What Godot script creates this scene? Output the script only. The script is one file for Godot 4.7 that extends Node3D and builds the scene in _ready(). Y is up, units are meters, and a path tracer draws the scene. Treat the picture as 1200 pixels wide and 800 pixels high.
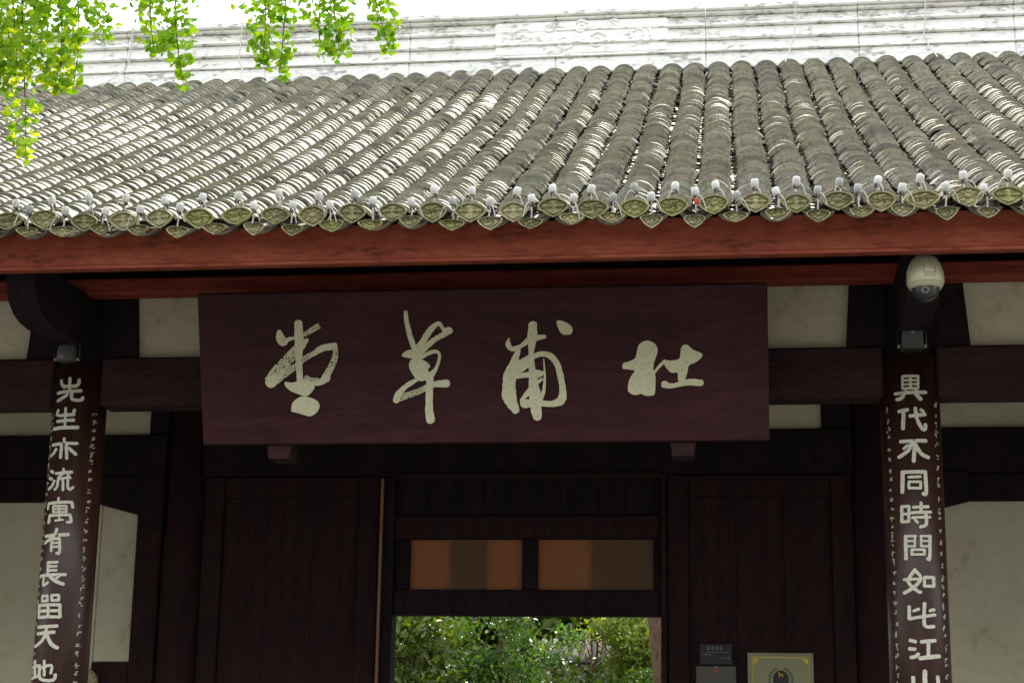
extends Node3D
# A temple-like gate under a grey tiled roof, seen from below in its forecourt: signboard, couplet boards, eave lamps, ginkgo twigs, a garden through the door.

# signboard and couplet strokes, in millimetres: "s" a brush stroke of x, height, width; "d" the same with a dry brush; "p" an outline
const PLAQUE := [
	[["s", -1019, 583, 23, -1014, 549, 47, -1000, 525, 38, -976, 540, 21, -929, 551, 15, -897, 570, 11], ["d", -905, 558, 20, -866, 577, 26, -810, 608, 30], ["s", -918, 623, 42, -917, 551, 44, -921, 437, 35, -919, 326, 33], ["s", -875, 539, 17, -907, 505, 38, -931, 486, 30], ["d", -923, 498, 45, -979, 437, 56, -1036, 377, 63, -1077, 324, 63], ["s", -1045, 347, 45, -1077, 320, 60], ["d", -1065, 320, 45, -997, 365, 35, -942, 402, 30, -894, 440, 27, -838, 470, 26], ["s", -846, 464, 23, -799, 492, 33, -732, 504, 33], ["d", -730, 501, 23, -734, 442, 30, -764, 381, 35, -788, 343, 38], ["s", -776, 343, 38, -812, 321, 33, -859, 312, 18], ["d", -893, 348, 23, -858, 329, 30, -820, 328, 30], ["p", -1002, 327, -960, 318, -928, 330, -885, 338, -855, 321, -840, 294, -865, 264, -888, 247, -923, 259, -969, 277, -995, 300], ["p", -964, 215, -939, 238, -912, 252, -861, 241, -831, 225, -819, 199, -833, 168, -869, 144, -911, 157, -950, 169, -971, 171]],
	[["s", -362, 670, 18, -359, 625, 23, -346, 557, 26, -322, 481, 26], ["s", -323, 473, 30, -285, 511, 30, -241, 574, 32, -198, 609, 21, -180, 592, 18, -169, 569, 15], ["s", -172, 577, 18, -138, 580, 23], ["s", -134, 572, 26, -177, 550, 27, -223, 525, 26, -286, 473, 35], ["p", -392, 446, -378, 467, -351, 480, -293, 477, -275, 450, -278, 431, -310, 428, -348, 436], ["p", -355, 402, -341, 432, -302, 432, -272, 424, -244, 401, -249, 382, -262, 383, -225, 328, -233, 316, -267, 329, -290, 316, -321, 331, -346, 372], ["s", -287, 439, 17, -248, 461, 20, -213, 468, 18, -196, 453, 14, -200, 419, 14, -216, 381, 18, -240, 351, 30, -267, 333, 30], ["s", -309, 331, 17, -344, 311, 23, -383, 285, 26, -415, 247, 33, -425, 221, 30], ["d", -419, 232, 38, -369, 247, 33, -315, 265, 30, -264, 287, 30], ["s", -268, 287, 27, -222, 302, 30, -161, 306, 39], ["s", -248, 336, 36, -253, 238, 35, -255, 170, 41, -250, 120, 45]],
	[["p", 397, 612, 419, 616, 456, 600, 478, 581, 481, 559, 470, 542, 430, 542, 414, 560], ["s", 159, 526, 8, 154, 500, 27, 168, 478, 24, 194, 473, 20], ["s", 187, 477, 23, 225, 492, 21, 263, 521, 30, 293, 528, 30, 340, 535, 20], ["s", 282, 596, 42, 277, 540, 47, 271, 457, 27, 272, 382, 30, 281, 269, 53, 286, 202, 60, 292, 130, 45], ["s", 206, 469, 23, 185, 413, 38, 161, 346, 60, 153, 286, 68, 157, 226, 68, 187, 165, 38], ["s", 196, 383, 53, 223, 405, 38, 269, 431, 30, 322, 448, 26, 366, 437, 29, 399, 395, 30, 416, 328, 30, 424, 260, 33, 414, 215, 45, 368, 197, 30, 308, 201, 30, 225, 199, 45], ["s", 192, 365, 45, 237, 386, 30, 268, 412, 26], ["s", 191, 337, 23, 251, 345, 30, 297, 348, 42, 323, 352, 23], ["s", 332, 423, 4, 335, 366, 9, 335, 321, 12, 328, 261, 17, 309, 224, 30], ["s", 322, 322, 14, 280, 292, 23, 249, 255, 26, 214, 214, 18]],
	[["p", 727, 397, 761, 404, 791, 420, 799, 457, 807, 487, 830, 503, 856, 508, 885, 494, 901, 470, 899, 441, 881, 396, 877, 359, 889, 333, 885, 236, 861, 231, 833, 232, 816, 244, 791, 235, 765, 241, 747, 260, 755, 309, 771, 338, 790, 357, 753, 365, 723, 367], ["s", 880, 344, 12, 901, 370, 14, 935, 404, 17], ["p", 927, 394, 942, 409, 968, 404, 1009, 413, 1013, 439, 1017, 470, 1032, 485, 1049, 484, 1072, 459, 1123, 439, 1119, 419, 1086, 393, 1052, 383, 1047, 349, 1034, 304, 997, 301, 1000, 349, 967, 343, 949, 360], ["s", 930, 288, 36, 966, 280, 24, 1025, 292, 27, 1055, 297, 32, 1113, 293, 33]],
]
const LEFT := [
	[["s", -67, 3523, 17, -61, 3499, 17, -42, 3488, 17], ["s", -14, 3531, 17, -11, 3467, 17], ["s", 36, 3522, 17, 34, 3498, 17, 16, 3487, 17], ["s", -49, 3485, 17, 25, 3487, 17], ["s", -84, 3455, 17, 50, 3462, 17], ["s", -21, 3454, 17, -29, 3435, 17, -81, 3411, 17], ["s", 5, 3458, 17, 3, 3425, 17, 18, 3412, 17, 53, 3412, 17, 59, 3427, 17]],
	[["s", -26, 3369, 15, -23, 3266, 15], ["s", -72, 3361, 17, -79, 3334, 17], ["s", 24, 3359, 17, 19, 3338, 17], ["s", -63, 3330, 17, 24, 3333, 17], ["s", -72, 3299, 17, 24, 3303, 17], ["s", -92, 3262, 19, 47, 3265, 19]],
	[["s", -22, 3205, 17, -18, 3186, 17], ["s", -94, 3175, 17, 49, 3179, 17], ["s", -33, 3173, 17, -34, 3103, 17], ["s", -6, 3172, 17, 2, 3097, 17], ["s", -65, 3151, 17, -77, 3132, 17, -100, 3119, 17], ["s", 11, 3153, 17, 25, 3138, 17, 47, 3120, 17]],
	[["s", -94, 3037, 16, -73, 3026, 16], ["s", -99, 3000, 16, -79, 2992, 16], ["s", -99, 2940, 17, -76, 2953, 17, -62, 2981, 17], ["s", -12, 3043, 14, -8, 3026, 14], ["s", -54, 3019, 17, 34, 3025, 17], ["s", -12, 3017, 14, -41, 2989, 14, 23, 2998, 14], ["s", 13, 3013, 13, 28, 2993, 13], ["s", -38, 2979, 14, -40, 2949, 14, -54, 2934, 14], ["s", -9, 2983, 14, -5, 2929, 14], ["s", 17, 2983, 14, 20, 2944, 14, 32, 2933, 14, 45, 2946, 14]],
	[["s", -28, 2889, 14, -27, 2869, 14], ["s", -91, 2863, 15, -93, 2835, 15], ["s", -91, 2863, 15, 44, 2867, 15], ["s", 44, 2867, 15, 51, 2839, 15], ["s", -56, 2846, 11, -54, 2814, 11], ["s", 19, 2846, 11, 22, 2814, 11], ["s", -56, 2846, 11, 19, 2846, 11], ["s", -54, 2814, 11, 22, 2814, 11], ["s", -18, 2846, 11, -13, 2773, 11], ["s", -55, 2830, 10, 20, 2830, 10], ["s", -72, 2797, 15, -76, 2759, 15], ["s", -72, 2797, 15, 40, 2799, 15], ["s", 40, 2799, 15, 48, 2763, 15, 30, 2761, 15], ["s", -34, 2769, 11, 7, 2773, 11]],
	[["s", -95, 2691, 17, 39, 2697, 17], ["s", -24, 2725, 17, -39, 2689, 17, -96, 2655, 17], ["s", -49, 2672, 15, -48, 2611, 15], ["s", -49, 2674, 15, -5, 2676, 15], ["s", -5, 2676, 15, 1, 2602, 15, -15, 2600, 15], ["s", -43, 2653, 12, -6, 2654, 12], ["s", -41, 2632, 12, -4, 2633, 12]],
	[["s", -61, 2554, 15, -59, 2491, 15], ["s", -61, 2552, 14, -6, 2553, 14], ["s", -60, 2531, 14, -9, 2532, 14], ["s", -58, 2510, 14, -8, 2511, 14], ["s", -109, 2485, 16, 40, 2489, 16], ["s", -82, 2478, 15, -82, 2434, 15, -53, 2447, 15], ["s", 8, 2478, 13, -21, 2460, 13], ["s", -42, 2480, 18, -10, 2455, 18, 33, 2439, 18]],
	[["s", -85, 2380, 14, -82, 2353, 14], ["s", -50, 2380, 14, -47, 2353, 14], ["s", -85, 2380, 14, -50, 2380, 14], ["s", -82, 2353, 14, -47, 2353, 14], ["s", -24, 2382, 14, -21, 2355, 14], ["s", 14, 2383, 14, 16, 2356, 14], ["s", -24, 2382, 14, 14, 2383, 14], ["s", -21, 2355, 14, 16, 2356, 14], ["s", -100, 2332, 16, -95, 2270, 16], ["s", 24, 2333, 16, 29, 2271, 16], ["s", -100, 2332, 16, 24, 2333, 16], ["s", -95, 2270, 16, 29, 2271, 16], ["s", -39, 2332, 15, -34, 2270, 15], ["s", -98, 2301, 15, 26, 2303, 15]],
	[["s", -98, 2220, 17, 17, 2225, 17], ["s", -97, 2187, 17, 5, 2194, 17], ["s", -41, 2221, 17, -44, 2181, 17, -68, 2144, 17, -111, 2121, 17], ["s", -38, 2186, 19, -8, 2134, 19, 28, 2114, 19]],
	[["s", -120, 2017, 17, -77, 2023, 17], ["s", -101, 2050, 17, -94, 1964, 17], ["s", -120, 1960, 17, -73, 1972, 17], ["s", -65, 2009, 15, 3, 2026, 15, 2, 1985, 15], ["s", -38, 2048, 15, -32, 1975, 15], ["s", -64, 2025, 16, -55, 1958, 16, 17, 1951, 16, 26, 1979, 16]],
]
const RIGHT := [
	[["s", -43, 3485, 13, -46, 3422, 13], ["s", 32, 3484, 13, 29, 3421, 13], ["s", -43, 3485, 13, 32, 3484, 13], ["s", -46, 3422, 13, 29, 3421, 13], ["s", -6, 3487, 13, -8, 3419, 13], ["s", -44, 3463, 10, 31, 3463, 10], ["s", -45, 3442, 10, 30, 3443, 10], ["s", -80, 3398, 17, 66, 3403, 17], ["s", -31, 3422, 12, -32, 3400, 12], ["s", 15, 3421, 12, 14, 3399, 12], ["s", -41, 3391, 18, -54, 3372, 18, -73, 3368, 18], ["s", 16, 3393, 18, 40, 3366, 18]],
	[["s", -67, 3307, 18, -25, 3313, 18], ["s", -44, 3311, 18, -51, 3218, 18], ["s", -16, 3280, 18, 59, 3290, 18], ["s", 11, 3321, 18, 19, 3263, 18, 42, 3217, 18, 56, 3217, 18, 59, 3239, 18], ["s", 38, 3314, 15, 52, 3303, 15]],
	[["s", -64, 3154, 18, 58, 3157, 18], ["s", -11, 3147, 18, -31, 3106, 18, -75, 3077, 18], ["s", 2, 3149, 18, -6, 3053, 18], ["s", 6, 3134, 19, 31, 3091, 19, 67, 3074, 19], ["s", -32, 3134, 14, -51, 3117, 14]],
	[["s", -60, 3000, 18, -65, 2900, 18], ["s", -62, 3000, 18, 50, 3001, 18], ["s", 48, 3001, 18, 48, 2895, 18, 33, 2893, 18], ["s", -34, 2974, 13, 24, 2976, 13], ["s", -33, 2951, 13, -34, 2919, 13], ["s", 23, 2951, 13, 22, 2919, 13], ["s", -33, 2951, 13, 23, 2951, 13], ["s", -34, 2919, 13, 22, 2919, 13]],
	[["s", -70, 2830, 14, -73, 2755, 14], ["s", -37, 2830, 14, -40, 2755, 14], ["s", -70, 2830, 14, -37, 2830, 14], ["s", -73, 2755, 14, -40, 2755, 14], ["s", -71, 2793, 13, -39, 2792, 13], ["s", -17, 2824, 15, 55, 2828, 15], ["s", 21, 2847, 14, 19, 2799, 14], ["s", -26, 2797, 15, 66, 2802, 15], ["s", -23, 2773, 14, 61, 2777, 14], ["s", 41, 2796, 16, 41, 2740, 16, 12, 2727, 16], ["s", -11, 2763, 14, 1, 2748, 14]],
	[["s", -58, 2685, 16, -60, 2572, 16], ["s", 58, 2685, 16, 52, 2574, 16, 42, 2574, 16], ["s", -58, 2683, 12, -11, 2683, 12], ["s", -15, 2683, 11, -17, 2633, 11], ["s", -59, 2659, 10, -16, 2659, 10], ["s", -60, 2633, 11, -17, 2633, 11], ["s", 12, 2683, 12, 58, 2683, 12], ["s", 14, 2683, 11, 12, 2633, 11], ["s", 13, 2659, 10, 57, 2659, 10], ["s", 12, 2633, 11, 56, 2633, 11], ["s", -32, 2616, 12, -32, 2592, 12], ["s", 27, 2616, 12, 26, 2592, 12], ["s", -32, 2616, 12, 27, 2616, 12], ["s", -32, 2592, 12, 26, 2592, 12]],
	[["s", -20, 2519, 16, -55, 2462, 16, -9, 2413, 16, 3, 2411, 16], ["s", -22, 2517, 16, 6, 2476, 16, -33, 2431, 16, -74, 2407, 16], ["s", -72, 2472, 13, 5, 2474, 13], ["s", 23, 2482, 15, 21, 2439, 15], ["s", 67, 2482, 15, 66, 2439, 15], ["s", 23, 2482, 15, 67, 2482, 15], ["s", 21, 2439, 15, 66, 2439, 15]],
	[["s", -54, 2341, 16, -56, 2284, 16], ["s", -35, 2319, 14, -10, 2329, 14], ["s", -56, 2282, 15, 66, 2302, 15], ["s", 18, 2356, 17, 12, 2265, 17, 25, 2244, 17, 58, 2246, 17], ["s", 42, 2321, 15, 63, 2327, 15]],
	[["s", -56, 2179, 17, -31, 2172, 17], ["s", -60, 2139, 17, -35, 2137, 17], ["s", -55, 2097, 17, -34, 2102, 17, -20, 2114, 17], ["s", -5, 2172, 17, 62, 2178, 17], ["s", 30, 2172, 17, 25, 2103, 17], ["s", -15, 2093, 19, 78, 2105, 19]],
	[["s", 7, 2032, 22, 4, 1952, 22], ["s", -48, 2003, 18, -48, 1947, 18], ["s", 67, 2007, 18, 70, 1948, 18], ["s", -50, 1947, 16, 70, 1948, 16]],
]

const DOOR_Z := -11.3
const COL_Z := -8.8
const COL_L := -3.483
const COL_R := 0.897
const EAVE_Z := -7.55
const RIDGE_Z := -13.0
const ROW := 0.1855
var M := {}
var rng := RandomNumberGenerator.new()

# ---------------------------------------------------------------- mesh helpers
class MB:
	var st := SurfaceTool.new()
	var o := Vector3.ZERO
	func _init(origin := Vector3.ZERO, smooth := false):
		o = origin
		st.begin(Mesh.PRIMITIVE_TRIANGLES)
		st.set_smooth_group(0 if smooth else -1)
	func tri(a: Vector3, b: Vector3, c: Vector3, n: Vector3):
		if (c - a).cross(b - a).dot(n) < 0.0:
			var t := b; b = c; c = t
		st.add_vertex(a - o); st.add_vertex(b - o); st.add_vertex(c - o)
	func quad(a: Vector3, b: Vector3, c: Vector3, d: Vector3, n: Vector3):
		tri(a, b, c, n); tri(a, c, d, n)
	func box(c: Vector3, s: Vector3, bev := 0.006):
		var h := s * 0.5
		var b: float = min(bev, min(h.x, min(h.y, h.z)) * 0.45)
		for ax in 3:
			var u := (ax + 1) % 3
			var v := (ax + 2) % 3
			for sg in [-1.0, 1.0]:
				var p := []
				for k in [[-1, -1], [1, -1], [1, 1], [-1, 1]]:
					var q := Vector3.ZERO
					q[ax] = sg * h[ax]; q[u] = k[0] * (h[u] - b); q[v] = k[1] * (h[v] - b)
					p.append(c + q)
				var n := Vector3.ZERO; n[ax] = sg
				quad(p[0], p[1], p[2], p[3], n)
			for su in [-1.0, 1.0]:
				for sv in [-1.0, 1.0]:
					var q := []
					for e in [-1.0, 1.0]:
						var a := Vector3.ZERO; a[ax] = e * (h[ax] - b); a[u] = su * h[u]; a[v] = sv * (h[v] - b)
						var d := Vector3.ZERO; d[ax] = e * (h[ax] - b); d[u] = su * (h[u] - b); d[v] = sv * h[v]
						q.append(c + a); q.append(c + d)
					var n2 := Vector3.ZERO; n2[u] = su; n2[v] = sv
					quad(q[0], q[1], q[3], q[2], n2)
		for sx in [-1.0, 1.0]:
			for sy in [-1.0, 1.0]:
				for sz in [-1.0, 1.0]:
					var s3 := Vector3(sx, sy, sz)
					tri(c + s3 * Vector3(h.x, h.y - b, h.z - b), c + s3 * Vector3(h.x - b, h.y, h.z - b), c + s3 * Vector3(h.x - b, h.y - b, h.z), s3)
	# outline pts (x, y) pushed from z0 to z1 along axis, outline in the plane given by e1, e2 at base
	func prism(base: Vector3, e1: Vector3, e2: Vector3, dep: Vector3, pts: PackedVector2Array):
		var idx := Geometry2D.triangulate_polygon(pts)
		var P := []
		for p in pts: P.append(base + e1 * p.x + e2 * p.y)
		for i in range(0, idx.size(), 3):
			tri(P[idx[i]], P[idx[i + 1]], P[idx[i + 2]], -dep)
			tri(P[idx[i]] + dep, P[idx[i + 1]] + dep, P[idx[i + 2]] + dep, dep)
		var cw := Geometry2D.is_polygon_clockwise(pts)
		for i in pts.size():
			var j := (i + 1) % pts.size()
			var d2 := pts[j] - pts[i]
			var nn := Vector2(d2.y, -d2.x) * (-1.0 if cw else 1.0)
			quad(P[i], P[j], P[j] + dep, P[i] + dep, e1 * nn.x + e2 * nn.y)
	func tube(pts: Array, r0: float, r1: float, seg := 6):
		var rings := []
		for i in pts.size():
			var d: Vector3 = (pts[min(i + 1, pts.size() - 1)] - pts[max(i - 1, 0)]).normalized()
			var a := d.cross(Vector3.UP if abs(d.y) < 0.9 else Vector3.RIGHT).normalized()
			var b := d.cross(a)
			var r: float = lerp(r0, r1, float(i) / max(1, pts.size() - 1))
			var ring := []
			for k in seg:
				var t := TAU * k / seg
				ring.append(pts[i] + (a * cos(t) + b * sin(t)) * r)
			rings.append(ring)
		for i in pts.size() - 1:
			for k in seg:
				var k2 := (k + 1) % seg
				var m: Vector3 = (rings[i][k] + rings[i][k2]) * 0.5 - (pts[i] as Vector3)
				quad(rings[i][k], rings[i][k2], rings[i + 1][k2], rings[i + 1][k], m)
		for e in [0, pts.size() - 1]:
			var d3: Vector3 = pts[e] - pts[1 if e == 0 else e - 1]
			for k in range(1, seg - 1): tri(rings[e][0], rings[e][k], rings[e][k + 1], d3)
	func lathe(c: Vector3, prof: Array, seg := 20, axis := Vector3.UP):
		var a := axis.cross(Vector3.RIGHT if abs(axis.x) < 0.9 else Vector3.FORWARD).normalized()
		var b := axis.cross(a)
		for i in prof.size() - 1:
			for k in seg:
				var t0 := TAU * k / seg
				var t1 := TAU * (k + 1) / seg
				var d0 := a * cos(t0) + b * sin(t0)
				var d1 := a * cos(t1) + b * sin(t1)
				var p0: Vector2 = prof[i]
				var p1: Vector2 = prof[i + 1]
				var e := p1 - p0
				var n := (d0 + d1) * 0.5 * e.y - axis * e.x
				var q := [c + d0 * p0.x + axis * p0.y, c + d1 * p0.x + axis * p0.y, c + d1 * p1.x + axis * p1.y, c + d0 * p1.x + axis * p1.y]
				if p0.x < 1e-5: tri(q[0], q[2], q[3], n)
				elif p1.x < 1e-5: tri(q[0], q[1], q[2], n)
				else: quad(q[0], q[1], q[2], q[3], n)
	func done() -> ArrayMesh:
		st.generate_normals()
		return st.commit()

var taken := {}
func numbered(n: String) -> String:
	if not taken.has(n):
		taken[n] = 0
		return n
	taken[n] += 1
	return "%s_%03d" % [n, taken[n]]
func obj(called: String, mesh: Mesh, m: Material, parent: Node, at := Vector3.ZERO) -> MeshInstance3D:
	var o := MeshInstance3D.new()
	o.mesh = mesh
	o.material_override = m
	if parent == self:
		o.name = numbered(called)
		add_child(o)
	else:
		o.name = called
		parent.add_child(o, true)
	o.global_position = at
	return o
func thing(called: String, label: String, category: String, at := Vector3.ZERO, group := "") -> Node3D:
	var o := Node3D.new()
	o.name = numbered(called)
	add_child(o)
	o.position = at
	tag(o, label, category, group)
	return o
func tag(o: Node, label: String, category: String, group := ""):
	o.set_meta("label", label); o.set_meta("category", category)
	if group: o.set_meta("group", group)
func struct(o: Node): o.set_meta("kind", "structure")
func stuff(o: Node): o.set_meta("kind", "stuff")
func bx(called: String, parent: Node, lo: Vector3, hi: Vector3, m: Material, bev := 0.006) -> MeshInstance3D:
	var c := (lo + hi) * 0.5
	var b := MB.new(c)
	b.box(c, hi - lo, bev)
	return obj(called, b.done(), m, parent, c)
func copies(called: String, mesh: Mesh, m: Material, parent: Node, xf: Array, cols: Array) -> MultiMeshInstance3D:
	var mm := MultiMesh.new()
	mm.transform_format = MultiMesh.TRANSFORM_3D
	mm.use_colors = not cols.is_empty()
	mm.mesh = mesh
	mm.instance_count = xf.size()
	for i in xf.size():
		mm.set_instance_transform(i, xf[i])
		if not cols.is_empty(): mm.set_instance_color(i, cols[i])
	var o := MultiMeshInstance3D.new()
	o.multimesh = mm
	o.material_override = m
	o.name = called
	parent.add_child(o, true)
	o.global_position = Vector3.ZERO
	stuff(o)
	return o

# ---------------------------------------------------------------- materials
func lin(r: float, g: float, b: float) -> Color: return Color(r, g, b).linear_to_srgb()
func noise_img(sd: int, freq: float, size := 256, oct := 5) -> Image:
	var n := FastNoiseLite.new()
	n.seed = sd; n.frequency = freq; n.fractal_octaves = oct
	n.noise_type = FastNoiseLite.TYPE_SIMPLEX_SMOOTH
	return n.get_seamless_image(size, size)
# stops: [[value, Color (linear)], ...]; two noises are mixed so that repeats do not show
func ramp_tex(sd: int, f1: float, f2: float, stops: Array, mixing := 0.5, size := 256) -> ImageTexture:
	var a := noise_img(sd, f1, size)
	var b := noise_img(sd + 7, f2, size)
	var im := Image.create(size, size, false, Image.FORMAT_RGB8)
	for y in size:
		for x in size:
			var v: float = lerp(a.get_pixel(x, y).r, b.get_pixel(x, y).r, mixing)
			var c: Color = stops[stops.size() - 1][1]
			for k in stops.size() - 1:
				if v < stops[k + 1][0]:
					var t: float = clamp((v - stops[k][0]) / (stops[k + 1][0] - stops[k][0]), 0.0, 1.0)
					c = (stops[k][1] as Color).lerp(stops[k + 1][1], t)
					break
			im.set_pixel(x, y, c.linear_to_srgb())
	return ImageTexture.create_from_image(im)
func mat(called: String, tex: Texture2D, scale: Vector3, rough := 0.7, color := Color.WHITE) -> StandardMaterial3D:
	var m := StandardMaterial3D.new()
	m.resource_name = called
	m.albedo_color = color
	m.roughness = rough
	if tex:
		m.albedo_texture = tex
		m.uv1_triplanar = true
		m.uv1_world_triplanar = true
		m.uv1_scale = scale
	if called in ["dark_red", "black_wood", "beam_wood", "plaque_lacquer", "red_paint", "shaded_red"]: m.metallic_specular = 0.22
	M[called] = m
	return m
func relief(m: StandardMaterial3D, sd: int, freq: float, amount: float):
	var im := noise_img(sd, freq)
	im.bump_map_to_normal_map(amount)
	m.normal_enabled = true
	m.normal_texture = ImageTexture.create_from_image(im)
func C3(r: float, g: float, b: float) -> Color: return Color(r, g, b)

func make_materials():
	var tile_tex := ramp_tex(3, 0.02, 0.09, [[0.25, C3(.48, .47, .44)], [0.42, C3(.72, .71, .66)], [0.55, C3(1, .99, .94)], [0.66, C3(.86, .84, .66)], [0.75, C3(1, 1, .95)]], 0.5)
	var t := mat("tile", tile_tex, Vector3.ONE * 2.3, 0.62, lin(.325, .308, .268))
	t.vertex_color_use_as_albedo = true
	relief(t, 31, 0.06, 1.2)
	for k in 6:
		var tones := [C3(.30, .285, .245), C3(.36, .345, .30), C3(.24, .23, .205), C3(.33, .29, .25), C3(.29, .29, .215), C3(.38, .365, .325)]
		var q := mat("tile_%d" % k, tile_tex, Vector3.ONE * 2.3, 0.62, (tones[k] as Color).linear_to_srgb())
		relief(q, 31, 0.06, 1.2)
	var moss := ramp_tex(9, 0.03, 0.12, [[0.28, C3(.42, .41, .32)], [0.45, C3(.68, .67, .48)], [0.6, C3(.9, .92, .56)], [0.72, C3(.85, .84, .72)]], 0.5)
	for k in 4:
		var tones2 := [C3(.52, .48, .37), C3(.42, .39, .29), C3(.58, .54, .46), C3(.50, .50, .31)]
		var q2 := mat("eave_%d" % k, moss, Vector3.ONE * 3.1, 0.75, (tones2[k] as Color).linear_to_srgb())
		relief(q2, 33, 0.07, 4.0)
	mat("mortar", ramp_tex(12, 0.05, 0.2, [[0.3, C3(.45, .42, .36)], [0.6, C3(.8, .76, .68)]], 0.5), Vector3.ONE * 5, 0.9)
	var pl := mat("ridge_plaster", ramp_tex(15, 0.012, 0.07, [[0.26, C3(.46, .45, .42)], [0.34, C3(.74, .73, .69)], [0.44, C3(.86, .855, .82)], [0.7, C3(.9, .895, .87)]], 0.45), Vector3(.7, 1.6, .7), 0.85)
	relief(pl, 35, 0.04, 3.0)
	mat("ridge_dirty", ramp_tex(16, 0.02, 0.07, [[0.26, C3(.36, .35, .32)], [0.40, C3(.64, .63, .59)], [0.52, C3(.86, .85, .81)]], 0.5), Vector3(.8, 2.4, .8), 0.85)
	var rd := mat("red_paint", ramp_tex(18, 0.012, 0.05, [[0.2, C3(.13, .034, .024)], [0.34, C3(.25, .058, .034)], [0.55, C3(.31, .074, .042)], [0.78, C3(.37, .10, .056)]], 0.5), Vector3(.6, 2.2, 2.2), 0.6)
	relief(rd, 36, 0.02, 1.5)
	mat("shaded_red", ramp_tex(17, 0.012, 0.05, [[0.25, C3(.20, .040, .028)], [0.5, C3(.29, .056, .037)], [0.75, C3(.36, .078, .05)]], 0.5), Vector3(.5, 3.0, 3.0), 0.65)  # the fascia red, deepened to put the eave shade into the colour
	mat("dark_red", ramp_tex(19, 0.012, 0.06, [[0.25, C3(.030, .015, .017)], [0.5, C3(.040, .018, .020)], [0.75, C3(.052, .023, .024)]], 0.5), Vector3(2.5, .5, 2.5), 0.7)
	var bl := mat("black_wood", ramp_tex(20, 0.012, 0.06, [[0.25, C3(.016, .012, .014)], [0.5, C3(.023, .016, .018)], [0.75, C3(.034, .022, .024)]], 0.5), Vector3(2, .6, 2), 0.75)
	relief(bl, 37, 0.03, 1.5)
	mat("beam_wood", ramp_tex(21, 0.012, 0.06, [[0.25, C3(.034, .017, .020)], [0.5, C3(.048, .023, .026)], [0.75, C3(.064, .029, .030)]], 0.5), Vector3(.6, 2.5, 2.5), 0.75)
	var ps := mat("plaster", ramp_tex(22, 0.01, 0.05, [[0.14, C3(.62, .54, .37)], [0.28, C3(.74, .67, .49)], [0.55, C3(.78, .71, .53)], [0.75, C3(.81, .745, .57)]], 0.4), Vector3.ONE * .9, 0.9)
	relief(ps, 38, 0.04, 1.2)
	mat("board_lacquer", ramp_tex(23, 0.012, 0.07, [[0.25, C3(.026, .010, .008)], [0.5, C3(.042, .015, .010)], [0.75, C3(.066, .025, .015)]], 0.5), Vector3(5, .8, 5), 0.4)
	mat("plaque_lacquer", ramp_tex(24, 0.01, 0.05, [[0.25, C3(.045, .017, .020)], [0.5, C3(.060, .022, .025)], [0.75, C3(.078, .029, .031)]], 0.5), Vector3(.35, 3, 3), 0.5)
	mat("gold_cream", ramp_tex(25, 0.03, 0.1, [[0.2, C3(.55, .52, .30)], [0.4, C3(.76, .73, .48)], [0.7, C3(.84, .81, .58)]], 0.5), Vector3.ONE * 4, 0.6)
	mat("board_gold", ramp_tex(26, 0.04, 0.12, [[0.25, C3(.42, .38, .26)], [0.45, C3(.66, .63, .50)], [0.7, C3(.78, .75, .62)]], 0.5), Vector3.ONE * 8, 0.55)
	mat("small_gold", null, Vector3.ONE, 0.6, lin(.5, .46, .36))
	mat("stone", ramp_tex(27, 0.015, 0.08, [[0.25, C3(.11, .105, .09)], [0.5, C3(.155, .148, .13)], [0.75, C3(.20, .19, .17)]], 0.5), Vector3.ONE * .8, 0.85)
	mat("lamp_white", null, Vector3.ONE, 0.5, lin(.62, .61, .58))
	mat("lamp_grey", null, Vector3.ONE, 0.5, lin(.35, .37, .34))
	mat("cable", null, Vector3.ONE, 0.6, lin(.55, .53, .48))
	mat("dark_metal", null, Vector3.ONE, 0.45, lin(.04, .04, .042))
	mat("grey_metal", null, Vector3.ONE, 0.45, lin(.10, .10, .10))
	mat("camera_shell", null, Vector3.ONE, 0.3, lin(.62, .58, .40))
	var dm := mat("dome_glass", null, Vector3.ONE, 0.06, lin(.02, .02, .022))
	dm.clearcoat_enabled = true; dm.clearcoat = 1.0
	mat("lens", null, Vector3.ONE, 0.2, lin(.25, .22, .24))
	mat("red_tape", null, Vector3.ONE, 0.6, lin(.5, .06, .04))
	mat("garden_earth", ramp_tex(28, 0.02, 0.1, [[0.3, C3(.08, .06, .04)], [0.6, C3(.14, .13, .07)]], 0.5), Vector3.ONE * .5, 0.95)
	mat("bark", ramp_tex(29, 0.03, 0.1, [[0.3, C3(.05, .028, .015)], [0.5, C3(.11, .064, .034)], [0.7, C3(.18, .11, .06)]], 0.5), Vector3(3, .8, 3), 0.9)
	mat("pinkish_wall", ramp_tex(30, 0.02, 0.1, [[0.3, C3(.24, .18, .14)], [0.6, C3(.44, .34, .28)]], 0.5), Vector3.ONE, 0.9)
	mat("lit_jamb_brown", ramp_tex(41, 0.012, 0.06, [[0.3, C3(.30, .14, .06)], [0.6, C3(.42, .21, .10)]], 0.5), Vector3(3, .5, 3), 0.6)  # orange brown that paints light caught on the door jamb
	for d in [["leaf_ginkgo", C3(.30, .45, .03), C3(.98, 1.0, .14)], ["leaf_deep", C3(.115, .165, .04), C3(.9, .95, .35)]]:
		var l := mat(d[0], null, Vector3.ONE, 0.5, (d[1] as Color).linear_to_srgb())
		l.backlight_enabled = true
		l.roughness = .38
		l.backlight = d[2]
		l.cull_mode = BaseMaterial3D.CULL_DISABLED
		l.vertex_color_use_as_albedo = true
	var pane := mat("pane", null, Vector3.ONE, 0.5, lin(.24, .155, .095))
	pane.backlight_enabled = true
	pane.backlight = Color(1, .76, .50)

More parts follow.
